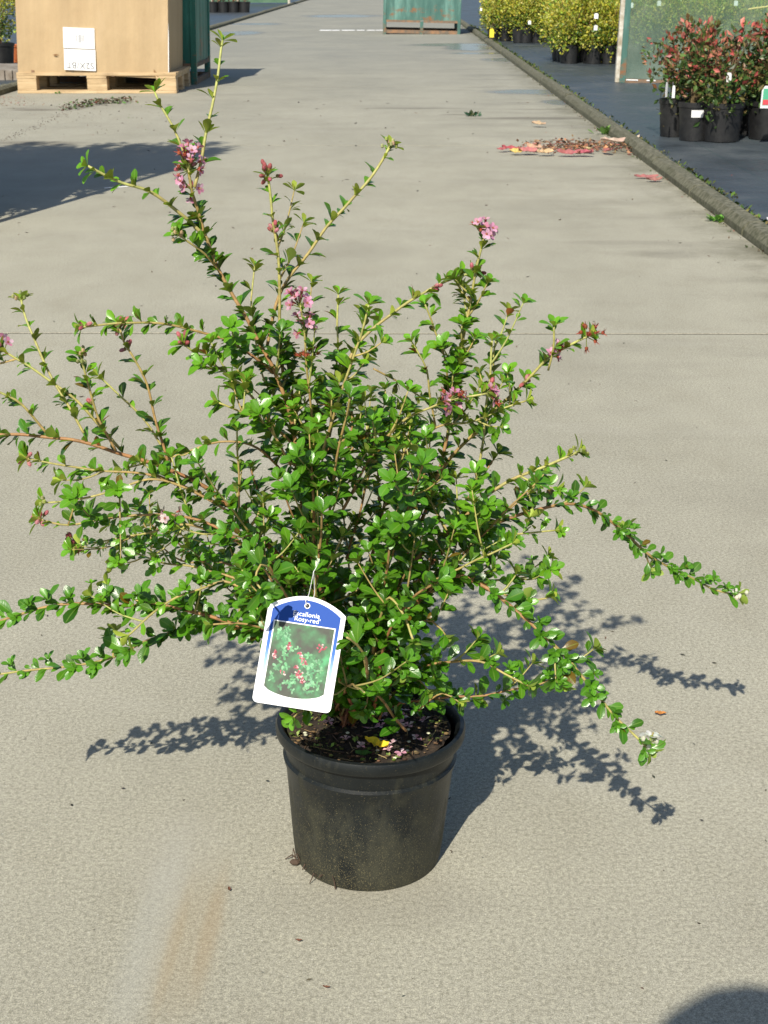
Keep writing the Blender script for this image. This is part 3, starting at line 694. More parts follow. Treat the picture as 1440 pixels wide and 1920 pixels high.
# left shrub, orange pot, ribbed edging
o = potted('yellow leaved shrub in black pot left of the cardboard box', .125, .20, dict(n=2100, rx=.26, rz=.34, zc=.50, L=.032, colf=yel, lump=4), 5, None)
q = G(-2, 130); o.location = (q.x, q.y + .12, .02)
r = empty('flower_pot', (G(31, 118).x, 14.9, .014), label='orange plastic pot half hidden behind the cardboard box', cat='pot'); pot_mesh(.09, .07, .16, M['terracotta'], r)
g = MB(); q = G(0, 150)
for i in range(40): g.box(-5.2 + .06 * i, -5.2 + .06 * i + .052, 12.35, 12.40, .0, .085)
g.box(-5.2, -2.86, 12.401, 13.3, .012, .088); g.build('raised_step', simple_noise('grey_timber', (.16, .13, .10), (.34, .31, .27), 9, .9, .4, .004), label='low ribbed grey step left of the pallet', cat='step')

# far left row of pots, frame and netting
fl_ = potted('PROTO', .13, .22, dict(n=420, rx=.20, rz=.13, zc=.34, L=.05, colf=orf, lump=2), 4, 'plants in the far left row')
for k in range(9):
    o = fl_ if k == 0 else copy_tree(fl_); u = 392 + 9.5 * k; q = G(u, 22); o.location = (q.x, 34.5 + .1 * (k % 2), .014); o.rotation_euler[2] = k * 1.3
    o['label'] = f'low orange brown plant in black pot, {ORD[k]} from the left in the far left row'
def post(x, y, h, label, rr=.02, m=None):
    g = MB(); g.lathe([(rr, 0), (rr, h)], 10, cap0=True, cap1=True); o = g.build('post', m or M['metal_white'], smooth=False, label=label, cat='post'); o.location = (x, y, .0)
q = G(460, 20); post(q.x, 35, 1.3, 'pale post right of the far left row of pots', .03)
r = empty('netting_fence', (0, 0, 0), label='low green netting fence far down on the left', cat='fence')
g = MB(); g.box(-9, -2.9, 44, 44.01, .05, .9); g.build('netting', simple_noise('green_netting', (.05, .12, .07), (.09, .17, .10), 3, .8, 0), r)
for x in (-9, -7, -5, -2.9):
    g = MB(); g.box(x, x + .06, 43.93, 43.99, 0, 1.0); g.build('fence_post', M['metal_white'], r)
g = MB(); g.tube([(LX - .6, 24.6, .05), (LX - .15, 24.4, .06)], .012, 6); g.build('pipe', M['white_plastic'], label='thin white pipe lying on the far left bed', cat='pipe')

# translucent screen panel
def screen():
    m = mat('dirty_translucent_sheet', rough=.35); n = N(m); p = n.coord(True)
    f = n.noise(n.mapv(p, (1, 1, .7)), 3.5, 7, .72); s2 = n.noise(n.mapv(p, (30, 1, 2)), 1.5, 5, .7)
    sx = n.n('SeparateXYZ'); n.l(p, sx.inputs[0])
    c = n.ramp(f, [(.3, (.10, .16, .13)), (.7, (.24, .29, .24))]); n.l(c, n.b.inputs['Base Color'])
    low = n.n('MapRange'); n.l(sx.outputs[2], low.inputs[0]); low.inputs[1].default_value = .55; low.inputs[2].default_value = 0; low.inputs[3].default_value = 0; low.inputs[4].default_value = .35
    a = n.math('ADD', n.math('MULTIPLY', f, .32), n.math('ADD', n.math('MULTIPLY', s2, .22), low.outputs[0])); a = n.math('ADD', a, .02, clamp=True)
    tr = n.n('BsdfTransparent'); tr.inputs[0].default_value = (.82, .92, .86, 1); mx = n.n('MixShader'); n.l(a, mx.inputs[0]); n.l(tr.outputs[0], mx.inputs[1]); n.l(n.b.outputs[0], mx.inputs[2]); n.l(mx.outputs[0], n.out.inputs[0]); return m
r = empty('screen_panel', (1.70, 12.1, .014), label='greenish translucent screen panel standing behind the red tinged shrubs', cat='screen'); r.rotation_euler = (0, .028, 0)
g = MB(); g.box(.08, 3.2, .016, .020, .03, 1.5); g.build('sheet', screen(), r)
g = MB(); g.box(0, .032, 0, .05, 0, 1.52); g.build('upright', M['metal_white'], r, bevel=.003)
g = MB(); g.box(3.2, 3.235, 0, .05, 0, 1.52); g.build('upright', M['metal_white'], r, bevel=.003)
g = MB(); g.box(.033, .078, .008, .03, .0, 1.50); g.build('edge_strip', M['far_paint'], r)
g = MB(); g.box(.08, 3.2, .008, .03, .0, .028); g.build('bottom_rail', M['rust'], r)
for (dx, w_) in ((.085, .09), (.24, .07)):
    g = MB(); g.box(dx, dx + w_, .002, .0075, .018, .026); g.build('chipped_patch', M['white_plastic'], r)

# ------------------------------------------------------------------ plant trolley just outside the left of the picture (throws the shadow)
r = empty('plant_trolley', (-2.75, 4.88, 0), label='tall steel plant trolley standing left of the picture', cat='trolley')
for (x, y) in ((0, 0), (1.29, 0), (0, .52), (1.29, .52)):
    g = MB(); g.box(x, x + .03, y, y + .03, .12, 1.75); g.build('post', M['rust'], r)
    g = MB(); g.lathe([(.05, -.012), (.055, 0), (.05, .012)], 16, cap0=True, cap1=True); o = g.build('wheel', M['pot_far'], r); o.location = (x + .015, y + .015, .06); o.rotation_euler = (0, R(90), 0)
for z in (.14, .62, 1.1, 1.58):
    g = MB(); g.box(.0, 1.32, -.0, .55, z, z + .025); g.build('shelf', M['wood'], r)
tp = potted('PROTO', .085, .155, dict(n=1100, rx=.20, rz=.22, zc=.32, L=.04, colf=lambda q: jit((.06, .14, .03), .3), lump=3), 5, 'shrubs on the trolley')
tp['label'] = 'green shrub in black pot standing on the plant trolley'; first = True
for z in (.165, .645, 1.125, 1.605):
    for i in range(6):
        for j in range(2):
            o = tp if first else copy_tree(tp); first = False; o['label'] = f"green potted shrub, {ORD[i]} from the left on the {'front' if j == 0 else 'rear'} edge of the {('lowest', 'second', 'third', 'top')[int(z / .48)]} trolley shelf"
            x = -2.62 + .205 * i; o.location = (x, 5.0 + .27 * j, z); o.rotation_euler[2] = random.uniform(0, 6); s = 1.0 if z < 1.6 else 1.3
            o.scale = (.85 if x > -1.8 and z < 1.6 else 1, .9, s if z > 1.6 else .95)

# ------------------------------------------------------------------ photographer crouching behind the camera
def person():
    js = {'pelvis': (-.10, -.52, .40), 'waist': (-.09, -.47, .55), 'chest': (-.06, -.36, .72), 'neck': (-.04, -.24, .85), 'skull': (-.03, -.17, .92),
          'head': (-.03, -.15, 1.0), 'crown': (-.03, -.17, 1.07), 'ls': (-.22, -.30, .80), 'rs': (.12, -.30, .80), 'le': (-.25, -.14, .62), 're': (.17, -.14, .62),
          'lw': (-.09, -.06, .76), 'rw': (.07, -.06, .76), 'lh': (-.19, -.50, .38), 'rh': (.0, -.50, .38), 'lk': (-.26, -.20, .46), 'rk': (.08, -.28, .12),
          'la': (-.25, -.36, .08), 'ra': (.05, -.66, .07), 'lt': (-.27, -.18, .035), 'rt': (.06, -.72, .03)}
    rad = dict(pelvis=.13, waist=.12, chest=.14, neck=.055, skull=.075, head=.095, crown=.07, ls=.06, rs=.06, le=.045, re=.045, lw=.03, rw=.03, lh=.09, rh=.09, lk=.06, rk=.06, la=.042, ra=.042, lt=.035, rt=.035)
    ed = [('pelvis', 'waist'), ('waist', 'chest'), ('chest', 'neck'), ('neck', 'skull'), ('skull', 'head'), ('head', 'crown'), ('chest', 'ls'), ('chest', 'rs'), ('ls', 'le'), ('rs', 're'), ('le', 'lw'), ('re', 'rw'), ('pelvis', 'lh'), ('pelvis', 'rh'), ('lh', 'lk'), ('rh', 'rk'), ('lk', 'la'), ('rk', 'ra'), ('la', 'lt'), ('ra', 'rt')]
    ks = list(js); me = bpy.data.meshes.new('person'); me.from_pydata([js[k] for k in ks], [(ks.index(a), ks.index(b)) for a, b in ed], [])
    o = bpy.data.objects.new('person', me); C.objects.link(o); o.location.x = .010; o.modifiers.new('skin', 'SKIN')
    for i, k in enumerate(ks):
        me.skin_vertices[0].data[i].radius = (rad[k], rad[k]); me.skin_vertices[0].data[i].use_root = (k == 'pelvis')
    sb = o.modifiers.new('sub', 'SUBSURF'); sb.levels = sb.render_levels = 2
    me.materials.append(mat('dark_clothes', (.05, .06, .09), .8))
    tag(o, 'crouching photographer in dark clothes just behind the viewpoint', 'person')
    g = MB(); g.sphere((-.03, -.165, 1.02), .106, (1, 1, 1), 0, (.95, 1.05, .85), 16, 10); g.build('hair', mat('brown_hair', (.06, .035, .02), .7), o, smooth=True)
    # fingers closing on the camera held at the face
    g = MB()
    for s in (-1, 1):
        for k in range(4):
            x = s * .075; z = .755 + .017 * k; l = (.055, .062, .058, .045)[k]
            g.tube([(x * .98 + s * .01, -.07, z), (x, -.055, z + .002), (x - s * .012, -.045, z + .003), (x - s * (.012 + l * .4), -.045, z + .003)], [.008, .0085, .008, .0065], 8)
        g.tube([(s * .075, -.075, .765), (s * .055, -.08, .775), (s * .035, -.078, .785)], [.010, .009, .007], 8)
    g.build('finger', mat('skin', (.55, .32, .23), .5), o, smooth=True)
person()

# ------------------------------------------------------------------ THE SHRUB
Y0 = 1.275
BX = G(689, 1597)
PX, PY = BX.x, BX.y
shrub = empty('potted_shrub', (PX, PY, 0), label='tall open escallonia shrub with small glossy leaves and pink flowers in black pot', cat='shrub')
RT, RB, PH = .0882, .0700, .142
def pot():
    g = MB(); rr = lambda z: RB + (RT - .006 - RB) * z / PH
    prof = [(0.0, .004), (RB * .90, .004), (RB * .93, 0.0), (RB - .001, 0.0015), (RB, .005)] + [(rr(z), z) for z in (.02, .04, .06, .08, .098)] + \
           [(rr(.102) + .0016, .1035), (rr(.109) + .0022, .109), (rr(.1105) - .0006, .1112), (rr(.122), .122), (rr(.1275), .1285), (RT - .0018, .1298), (RT, .1325), (RT + .0004, .1385), (RT - .001, PH), (RT - .0045, PH + .0005), (RT - .0070, PH - .003), (RT - .012, .10), (RT - .014, .09)]
    g.lathe(prof, 96, wob=lambda a, z: .004 * math.sin(2 * a + 1) * z / PH)
    o = g.build('pot', M['pot'], shrub, smooth=True); o.modifiers.new('e', 'EDGE_SPLIT').split_angle = R(35); o.rotation_euler = (0, .025, 0)
    g = MB()                                            # drain notches and root threads at the foot
    for k in range(7):
        a = R(190 + 9 * k + random.uniform(-3, 3)); x, y = RB * math.cos(a) * 1.01, RB * math.sin(a) * 1.01
        g.tube([(x, y, random.uniform(.0, .012)), (x * 1.04, y * 1.04, random.uniform(.004, .02)), (x * 1.08 + random.gauss(0, .003), y * 1.07, random.uniform(.001, .02))], [.0009, .0007, .0004], 4)
    a = R(200); g.sphere((RB * math.cos(a) * 1.04, RB * math.sin(a) * 1.04, .004), .004, (1, 1, 1), 0, (1.4, .8, .8))
    g.build('root', mat('brown_root', (.07, .045, .03), .9), shrub)
pot()
zs = .1335
g = MB(); vs = []; rings = 40; sg = 96; rs = RT - .0098
for i in range(rings + 1):
    for k in range(sg):
        a = 6.2832 * k / sg; q = rs * i / rings; x, y = q * math.cos(a), q * math.sin(a)
        h = zs + .0045 * noise.noise(Vector((x * 40, y * 40, 1))) + .003 * noise.noise(Vector((x * 130, y * 130, 5))) + .0018 * noise.noise(Vector((x * 420, y * 420, 9)))
        vs.append((x, y, h))
g.add(vs, [(i * sg + k, (i + 1) * sg + k, (i + 1) * sg + (k + 1) % sg, i * sg + (k + 1) % sg) for i in range(rings) for k in range(sg)])
soil = g.build('soil', M['soil'], shrub, smooth=True)
g = MB()
for _ in range(520):
    a = random.uniform(0, 6.28); q = rs * math.sqrt(random.random()) * .97; c = Vector((q * math.cos(a), q * math.sin(a), zs + random.uniform(.001, .005)))
    col = random.choice([(.06, .035, .02), (.14, .08, .04), (.03, .02, .012), (.20, .13, .06), (.10, .13, .02), (.16, .19, .04)])
    d = rv(); d.z *= .3; s_ = random.uniform(.0012, .0045)
    if random.random() < .25: g.tube([c - d * s_ * 2, c + d * s_ * 2.5], .0004, 3, [jit(random.choice([(.3, .22, .1), (.12, .07, .04)]))])
    else: g.sphere(c, s_ * .5, jit(col, .3), 0, (1.3, .8, .6), 5, 3)
for _ in range(26):
    a = random.uniform(0, 6.28); q = rs * math.sqrt(random.random()) * .95; c = Vector((q * math.cos(a), q * math.sin(a), zs + .004))
    tuft(g, c.x, c.y, c.z - .002, .005, 4, [(.16, .26, .04), (.25, .3, .08)])
for _ in range(14):
    a = random.uniform(0, 6.28); q = rs * math.sqrt(random.random()) * .9; g.sphere((q * math.cos(a), q * math.sin(a), zs + .004), .0016, (.6, .6, .42), 0, (1.2, 1, .6), 6, 4)
g.build('compost_bit', M['twig'], soil, tint=True)

# leaf geometry ------------------------------------------------------
ROWS = [(0, .03), (.16, .07), (.32, .16), (.48, .235), (.62, .275), (.76, .262), (.88, .185), (.96, .10), (1, .0)]
def add_leaf(g, p, d, nrm, L, Wd=1.0, col=(1, 1, 1), cup=.25, droop=.25):
    s_ = d.cross(nrm)
    if s_.length < 1e-5: return
    s_.normalize(); nrm = s_.cross(d).normalized(); vs = []; uv = []
    tw = random.uniform(-.25, .25)
    for k, (t, wh) in enumerate(ROWS):
        wh = wh * Wd * (1 + (.05 if k % 2 else -.03))
        c = p + d * (L * t) + nrm * (-droop * L * t * t)
        sn = s_ + nrm * tw * t
        vs += [c - sn * (wh * L) + nrm * (cup * wh * L), c, c + sn * (wh * L) + nrm * (cup * wh * L)]
        uv += [(0, t), (.5, t), (1, t)]
    fs = []
    for k in range(len(ROWS) - 1): b = 3 * k; fs += [(b, b + 1, b + 4, b + 3), (b + 1, b + 2, b + 5, b + 4)]
    g.add(vs, fs, col, 0, uv)
UP = Vector((0, 0, 1)); LIGHT = (Vector((0, -1, .9))).normalized()
def smooth_path(pts, step=.006):
    P_ = [pts[0]] + pts + [pts[-1]]; out = []
    for i in range(1, len(P_) - 2):
        a, b, c, d = P_[i - 1:i + 3]; n = max(2, int((c - b).length / step))
        for k in range(n):
            t = k / n; out.append(.5 * ((2 * b) + (c - a) * t + (2 * a - 5 * b + 4 * c - d) * t * t + (3 * b - a - 3 * c + d) * t ** 3))
    out.append(pts[-1]); return out
def node(gl, p, t, phi, L, young, n_small=2, spread=.75):
    """one main leaf with its tuft of small axillary leaves"""
    if p.y < -.115 and not NEAR[0]:                     # keep the hanging label clear
        u_, v_ = proj(p + Vector((PX, PY, 0)))
        if 462 < u_ < 690 and 1075 < v_ < 1360: return
    L *= .90 if p.z < .34 else .97
    o1 = t.orthogonal().normalized(); o2 = t.cross(o1)
    w = max(0, min(1, 1.15 - 1.25 * max(0, t.z)))          # flat and drooping shoots turn their leaves to the light
    w *= max(.25, min(1, (.50 - p.z) / .22))
    lt = LIGHT - t * LIGHT.dot(t); lt.normalize()
    def turn(v): v = v - lt * v.dot(lt) * .65 * w + lt * .45 * w; return v.normalized()
    rad = turn(o1 * math.cos(phi) + o2 * math.sin(phi))
    if w > .5 and random.random() < .24:                     # short side shoot ending in a rosette
        q = (rad * .8 + lt * .5 + t * .5).normalized(); e = p + q * random.uniform(.006, .012)
        rosette(gl, e, (q + lt * .9).normalized(), L * random.uniform(.5, .78), young + .1, random.choice((5, 6, 7)))
    if w < .55: n_small += 1
    for k in range(1 + n_small):
        big = k == 0
        if big: r_ = rad; a = random.uniform(.9, 1.25) * spread + .15; l = L * random.uniform(.62, 1.22)
        else:
            ph = phi + random.uniform(-1.3, 1.3); r_ = turn(o1 * math.cos(ph) + o2 * math.sin(ph)); a = random.uniform(.35, .95) + (.2 if w < .55 else 0); l = L * (random.uniform(.32, .66) if w > .55 else random.uniform(.45, .92))
        d = (t * math.cos(a) + r_ * math.sin(a) + UP * random.uniform(.0, .22)).normalized()
        nr = ((t * math.sin(a) - r_ * math.cos(a)) * (1 - .55 * w) + UP * .6 + LIGHT * (random.uniform(0, .7) + .7 * w) + rv() * .3).normalized()
        y = min(1, max(0, young + random.uniform(-.18, .18) + (0 if big else .12)))
        col = (1 + 2.5 * y, 1 + 1.15 * y, 1 + .5 * y); k_ = random.uniform(.45, 1.25); col = tuple(x * k_ for x in col)
        if random.random() < .012: col = (3.2, .55, 1.0)
        add_leaf(gl, p + r_ * .0012, d, nr, l, random.uniform(.85, 1.12) * (1.0 if big else .92), col, random.uniform(.1, .45), random.uniform(.05, .4))
NEAR = [False]
def rosette(gl, p, t, L, young, n=7):
    if p.y < -.115 and not NEAR[0]:
        u_, v_ = proj(p + Vector((PX, PY, 0)))
        if 462 < u_ < 690 and 1075 < v_ < 1360: return
    o1 = t.orthogonal().normalized(); o2 = t.cross(o1)
    L *= 1.15
    for k in range(n):
        ph = k * 2.4 + random.uniform(-.3, .3); f = k / n; r_ = o1 * math.cos(ph) + o2 * math.sin(ph); a = 1.15 - .9 * f
        d = (t * math.cos(a) + r_ * math.sin(a)).normalized(); nr = (t * math.sin(a) - r_ * math.cos(a) + UP * .25).normalized()
        y = min(1, young + .2 * f); kk = random.uniform(.85, 1.2); add_leaf(gl, p, d, nr, L * (1 - .55 * f), .95, tuple(kk * x for x in (1 + 2.1 * y, 1 + 1.15 * y, 1 + .8 * y)), .3, .15)
def flower(g, c, d, s, kind):
    o1 = d.orthogonal().normalized(); o2 = d.cross(o1)
    pk = {'pink': [(.66, .32, .46), (.74, .46, .58), (.56, .22, .34)], 'white': [(.85, .84, .78)], 'pale': [(.80, .50, .55), (.85, .7, .68)]}[kind]
    g.tube([c, c + d * s * .45], [s * .10, s * .16], 6, [(.45, .12, .10)] if kind != 'white' else [(.4, .5, .15)])
    for k in range(5):
        a = k * 1.2566 + random.uniform(-.2, .2); q = o1 * math.cos(a) + o2 * math.sin(a); b = c + d * s * .4; t = d.cross(q)
        e = b + q * s * .62 + d * s * .22; col = jit(random.choice(pk), .15)
        g.add([b + q * .08 * s - t * s * .08, b + q * s * .36 - t * s * .25 + d * s * .15, e - t * s * .14, e + t * s * .14, b + q * s * .36 + t * s * .25 + d * s * .15, b + q * .08 * s + t * s * .08], [(0, 1, 2, 3, 4, 5)], col)
    for k in range(4):
        q = rv(); g.tube([c + d * s * .4, c + d * s * .75 + q * s * .12], s * .02, 3, [(.5, .4, .12)])
def cluster(g, p, t, n, R_, kind):
    for k in range(n):
        d = (t * random.uniform(.0, 1) + rv() * .9 + UP * .15).normalized(); c = p + d * R_ * random.uniform(.25, 1); q = kind
        if kind == 'mix': q = random.choice(('pink', 'pink', 'bud', 'red'))
        g.tube([p - t * R_ * .2, c], .0005, 3, [(.25, .30, .08)])
        if q == 'bud': 
            col = jit(random.choice([(.52, .14, .17), (.62, .26, .28), (.45, .12, .12)]), .15); g.sphere(c, .0023, col, 0, (.8, .8, 1.25), 7, 5, d.to_track_quat('Z', 'Y').to_matrix()); g.sphere(c - d * .0026, .0018, (.28, .20, .07), 0, (1, 1, 1), 5, 3)
        elif q == 'red':
            for _ in range(5): e = (d + rv() * .8).normalized(); s_ = e.orthogonal().normalized() * .0008; g.add([c - s_, c + e * .0055, c + s_], [(0, 1, 2)], jit((.36, .07, .04), .3))
            g.sphere(c, .0019, jit((.40, .10, .05), .2), 0, (1, 1, 1), 5, 3)
        elif q == 'green': g.sphere(c, .0017, jit(random.choice([(.36, .42, .12), (.5, .34, .2), (.42, .45, .2)]), .2), 0, (1, 1, 1.3), 5, 3)
        elif q == 'whitebud': g.sphere(c, .0022, jit((.78, .76, .62), .1), 0, (1, 1, 1.2), 6, 4)
        else: flower(g, c, d, .007 if kind == 'pale' else .0105 if kind == 'white' else .0078, 'white' if q == 'white' else 'pale' if q == 'pale' else 'pink')

BROWN, TAN, LIME = (.27, .085, .035), (.33, .19, .075), (.38, .40, .12)
def lerp(a, b, t): return tuple(x + (y - x) * t for x, y in zip(a, b))
stats = [0]
def branch(px, dy0, dy1, r0=1.6, r1=.8, L=.0165, step=.0105, age=(.3, 1.0), young=None, ros=True, twigs=0, fl=None, skip=0.0, n_small=2, tw_len=(.03, .07), bend=0, pts3=None, leaf_until=1.0):
    """px: photo trace of the branch; dy: depth from the pot axis at its start and end (m)"""
    if pts3: pts = pts3
    else:
        ln = [0]
        for a, b in zip(px[:-1], px[1:]): ln.append(ln[-1] + math.hypot(a[0] - b[0], a[1] - b[1]))
        pts = [P(u, v, PY + dy0 + (dy1 - dy0) * (l / ln[-1]) + bend * math.sin(math.pi * l / ln[-1])) for (u, v), l in zip(px, ln)]
    pts = [p - Vector((PX, PY, 0)) for p in pts] if not pts3 else pts
    path = smooth_path(pts); n = len(path)
    path = [p + Vector((noise.noise(p * 30 + Vector((3, 0, 0))), noise.noise(p * 30 + Vector((0, 7, 0))), noise.noise(p * 30))) * .0016 for p in path]
    step *= .66; n_small += 1; twigs = int(twigs * 1.4); gs, gl = MB(), MB(); rad = []; cols = []
    for i in range(n):
        t = i / (n - 1); rad.append((r0 + (r1 - r0) * t) * .001); ag = age[0] + (age[1] - age[0]) * t
        cols.append(jit(lerp(BROWN, TAN, ag * 2) if ag < .5 else lerp(TAN, LIME, ag * 2 - 1), .12))
    gs.tube(path, rad, 7, cols)
    def leafy(path, L, y0, y1, ns, skip, ros):
        acc = 0; ph = random.uniform(0, 6); m = len(path); tot = sum((b - a).length for a, b in zip(path[:-1], path[1:])) or 1; run = 0
        for i in range(1, m):
            d = path[i] - path[i - 1]; acc += d.length; run += d.length; t = run / tot
            if acc >= step and t > skip and t <= leaf_until:
                acc = random.uniform(-.2, .2) * step; ph += 2.4; tan = d.normalized(); node(gl, path[i], tan, ph, L * (1 - .2 * max(0, t - .6) / .4) * random.uniform(.8, 1.15), y0 + (y1 - y0) * t, ns)
        if ros: rosette(gl, path[-1], (path[-1] - path[-2]).normalized(), L * .85, y1)
    yy = young or (age[0] * .32, age[1] * .85)
    leafy(path, L, yy[0], yy[1], n_small, skip, ros)
    for _ in range(twigs):
        i = random.randint(max(2, int(n * .12)), max(3, int(n * .85))); i = min(i, n - 2); t = (path[i + 1] - path[i]).normalized()
        sd_ = (rv() * .9 + t * .6 + UP * .55).normalized(); l = random.uniform(*tw_len)
        e = path[i] + sd_ * l; mpt = path[i] + sd_ * l * .5 - UP * l * .08; tp_ = smooth_path([path[i], mpt, e], .006)
        ca = random.uniform(.3, .9); gs.tube(tp_, [max(.0005, rad[i] * .55), .0005] if len(tp_) == 2 else [max(.0005, rad[i] * .6 * (1 - q / len(tp_)) + .0004) for q in range(len(tp_))], 5, [jit(lerp(TAN, LIME, ca), .15)] * len(tp_))
        leafy(tp_, L * .92, yy[0], min(1, yy[1] * .8 + .1), max(1, n_small - 1), .12, True)
    b = gs.build('branch', M['stem'], shrub, smooth=True, tint=True)
    if gl.v: gl.build('foliage', M['leaf'], b, smooth=True, tint=True)
    for f in (fl or []):
        g = MB(); k = min(n - 1, max(1, int(f[0] * (n - 1)))); cluster(g, path[k], (path[k] - path[k - 1]).normalized(), f[1], f[2], f[3])
        g.build('flower_cluster', M['petal'], b, tint=True)
    stats[0] += len(gl.v); return b

ST = (690, 1345)
# --- tall left stem and its shoots
branch([(668, 1345), (610, 1200), (578, 1030), (560, 900), (545, 780), (512, 690), (472, 615), (440, 560), (410, 505), (385, 440), (372, 412)], 0, .03, 2.7, 1.4, .0195, .0066, (.0, .65), (.0, .22), twigs=15, skip=.32, n_small=3, tw_len=(.02, .045))
branch([(384, 440), (372, 395), (360, 350), (352, 312)], .03, .02, 1.5, 1.1, .015, .010, (.55, .8), fl=[(1.0, 26, .019, 'mix'), (.82, 7, .013, 'mix')], ros=True)
branch([(362, 360), (345, 290), (322, 235), (303, 200), (291, 172)], .025, .04, 1.2, .9, .0155, .0125, (.8, 1), n_small=1, skip=.15)
branch([(366, 350), (378, 290), (390, 235), (403, 170), (412, 110), (419, 78)], .02, .06, 1.5, 1.0, .0150, .0135, (.8, 1), n_small=1, skip=.1)
branch([(392, 450), (352, 412), (310, 378), (268, 355), (228, 342), (196, 328), (166, 312)], .03, .0, 1.7, 1.1, .0150, .0100, (.75, 1), n_small=2)
branch([(420, 520), (385, 475), (350, 450), (335, 438)], .03, .0, 1.1, .8, .0150, .0085, (.5, .9), fl=[(1, 8, .008, 'green')])
# --- upright shoots above centre
branch([(600, 1180), (575, 1000), (556, 860), (530, 700), (526, 620), (524, 540), (518, 450), (508, 380), (500, 330)], .02, .04, 2.2, 1.1, .0150, .0115, (.2, .95), fl=[(1, 13, .014, 'bud'), (.90, 5, .010, 'bud')], skip=.3, twigs=2, n_small=1)
branch([(500, 650), (520, 570), (545, 520), (578, 475), (612, 425), (655, 378), (700, 325), (730, 275)], .04, .08, 1.5, 1.2, .0155, .0115, (.5, .95), fl=[(1, 10, .009, 'green')], n_small=1)
branch([(600, 900), (588, 790), (575, 690), (570, 620), (562, 572)], .0, -.02, 1.3, .8, .0155, .0100, (.4, .9), fl=[(1, 12, .012, 'pink'), (.90, 8, .012, 'pink'), (.74, 9, .014, 'red')], ros=False, skip=.15, twigs=3)
branch([(618, 820), (628, 730), (633, 640), (634, 552)], .06, .08, 1.1, .9, .0165, .0150, (.7, 1), n_small=1)
branch([(556, 900), (596, 800), (640, 700), (690, 625), (740, 585), (785, 555), (835, 528), (885, 512)], .02, .10, 1.9, 1.1, .0155, .0105, (.5, .95), fl=[(1, 8, .012, 'bud'), (.86, 4, .010, 'bud')], n_small=2)
branch([(600, 860), (632, 760), (662, 670), (680, 620), (692, 572)], -.04, -.05, 1.3, .9, .0175, .0095, (.6, .95), n_small=2, twigs=4, tw_len=(.02, .04))
branch([(560, 800), (500, 720), (478, 640)], .05, .07, 1.0, .8, .015, .012, (.5, .9), twigs=1)
branch([(478, 620), (472, 560), (478, 500)], .05, .07, .9, .7, .0140, .013, (.8, 1), n_small=1)
# --- right upright group
branch([(720, 1150), (770, 1020), (810, 920), (835, 830), (848, 740), (865, 650), (880, 580), (895, 500), (908, 440)], .03, .08, 2.0, 1.1, .0165, .0066, (.1, .9), fl=[(1, 16, .015, 'mix')], skip=.2, twigs=13, n_small=3, tw_len=(.018, .038))
branch([(846, 760), (836, 680), (815, 625), (797, 570)], .06, .05, 1.1, .8, .0150, .0105, (.5, .9), n_small=1)
branch([(815, 800), (806, 740), (798, 690), (774, 642)], .03, .02, 1.0, .8, .0150, .0105, (.6, 1), n_small=1)
branch([(884, 930), (900, 860), (912, 770), (918, 700), (922, 640)], .0, .03, 1.3, 1.0, .0150, .0125, (.8, 1), n_small=1, twigs=1)
branch([(925, 720), (925, 670), (930, 640)], .05, .05, 1.0, .8, .015, .009, (.7, 1), twigs=1)
branch([(720, 1130), (765, 1010), (815, 900), (870, 830), (935, 765), (985, 715), (1030, 670), (1070, 645), (1105, 630)], .05, .02, 2.1, 1.1, .0155, .0085, (.25, .95), fl=[(1, 14, .014, 'red'), (.93, 8, .010, 'red'), (.90, 3, .012, 'pink'), (.80, 5, .010, 'bud')], skip=.15, twigs=4, n_small=2, tw_len=(.02, .04))
branch([(1028, 695), (1038, 650), (1040, 612)], .02, .01, 1.0, .9, .0165, .0125, (.8, 1), n_small=1)
branch([(955, 765), (955, 730), (950, 700)], .02, .01, .9, .7, .014, .0105, (.8, 1), n_small=1)
branch([(640, 960), (700, 850), (750, 795), (805, 765), (850, 748), (915, 738)], -.04, -.04, 1.4, .9, .0155, .0100, (.4, .95), fl=[(1, 12, .012, 'mix'), (.86, 12, .013, 'mix'), (.78, 7, .013, 'pink')], twigs=3)
branch([(760, 850), (820, 800), (880, 790), (930, 770), (985, 752)], -.02, -.01, 1.2, .8, .0155, .0095, (.5, .9), twigs=3, tw_len=(.02, .04))
branch([(700, 690), (745, 715), (790, 745), (830, 775)], .06, .08, .9, .7, .0135, .011, (.6, .9), n_small=1)
# --- right middle
branch([(715, 1140), (780, 1050), (850, 990), (905, 935), (960, 898), (1020, 875), (1085, 845)], -.03, -.01, 2.0, 1.2, .0165, .0090, (.3, .95), fl=[(1, 9, .010, 'green')], skip=.12, twigs=5, n_small=2)
branch([(905, 1010), (950, 960), (990, 925), (1020, 888)], .05, .06, .9, .6, .0150, .010, (.3, .8))
branch([(720, 1200), (790, 1080), (860, 1010), (940, 975), (1010, 955), (1065, 945), (1110, 955), (1155, 985), (1200, 1025), (1240, 1055), (1290, 1080), (1340, 1105), (1382, 1117)], .05, .13, 2.3, .9, .0180, .0070, (.05, .8), (.0, .35), fl=[(1, 11, .012, 'whitebud')], skip=.12, twigs=3, n_small=3, tw_len=(.02, .04))
branch([(760, 1130), (830, 1060), (890, 1020), (930, 1005), (980, 1000), (1040, 995)], -.03, -.01, 1.2, .8, .0165, .0100, (.5, .95), twigs=3)
branch([(740, 1180), (800, 1100), (870, 1060), (920, 1040), (960, 1020)], -.06, -.08, 1.2, .8, .0175, .0105, (.5, .95), twigs=3)
branch([(735, 1160), (820, 1105), (900, 1090), (970, 1085), (1035, 1072)], .0, .04, 1.4, .9, .0165, .0100, (.6, .95), twigs=3)
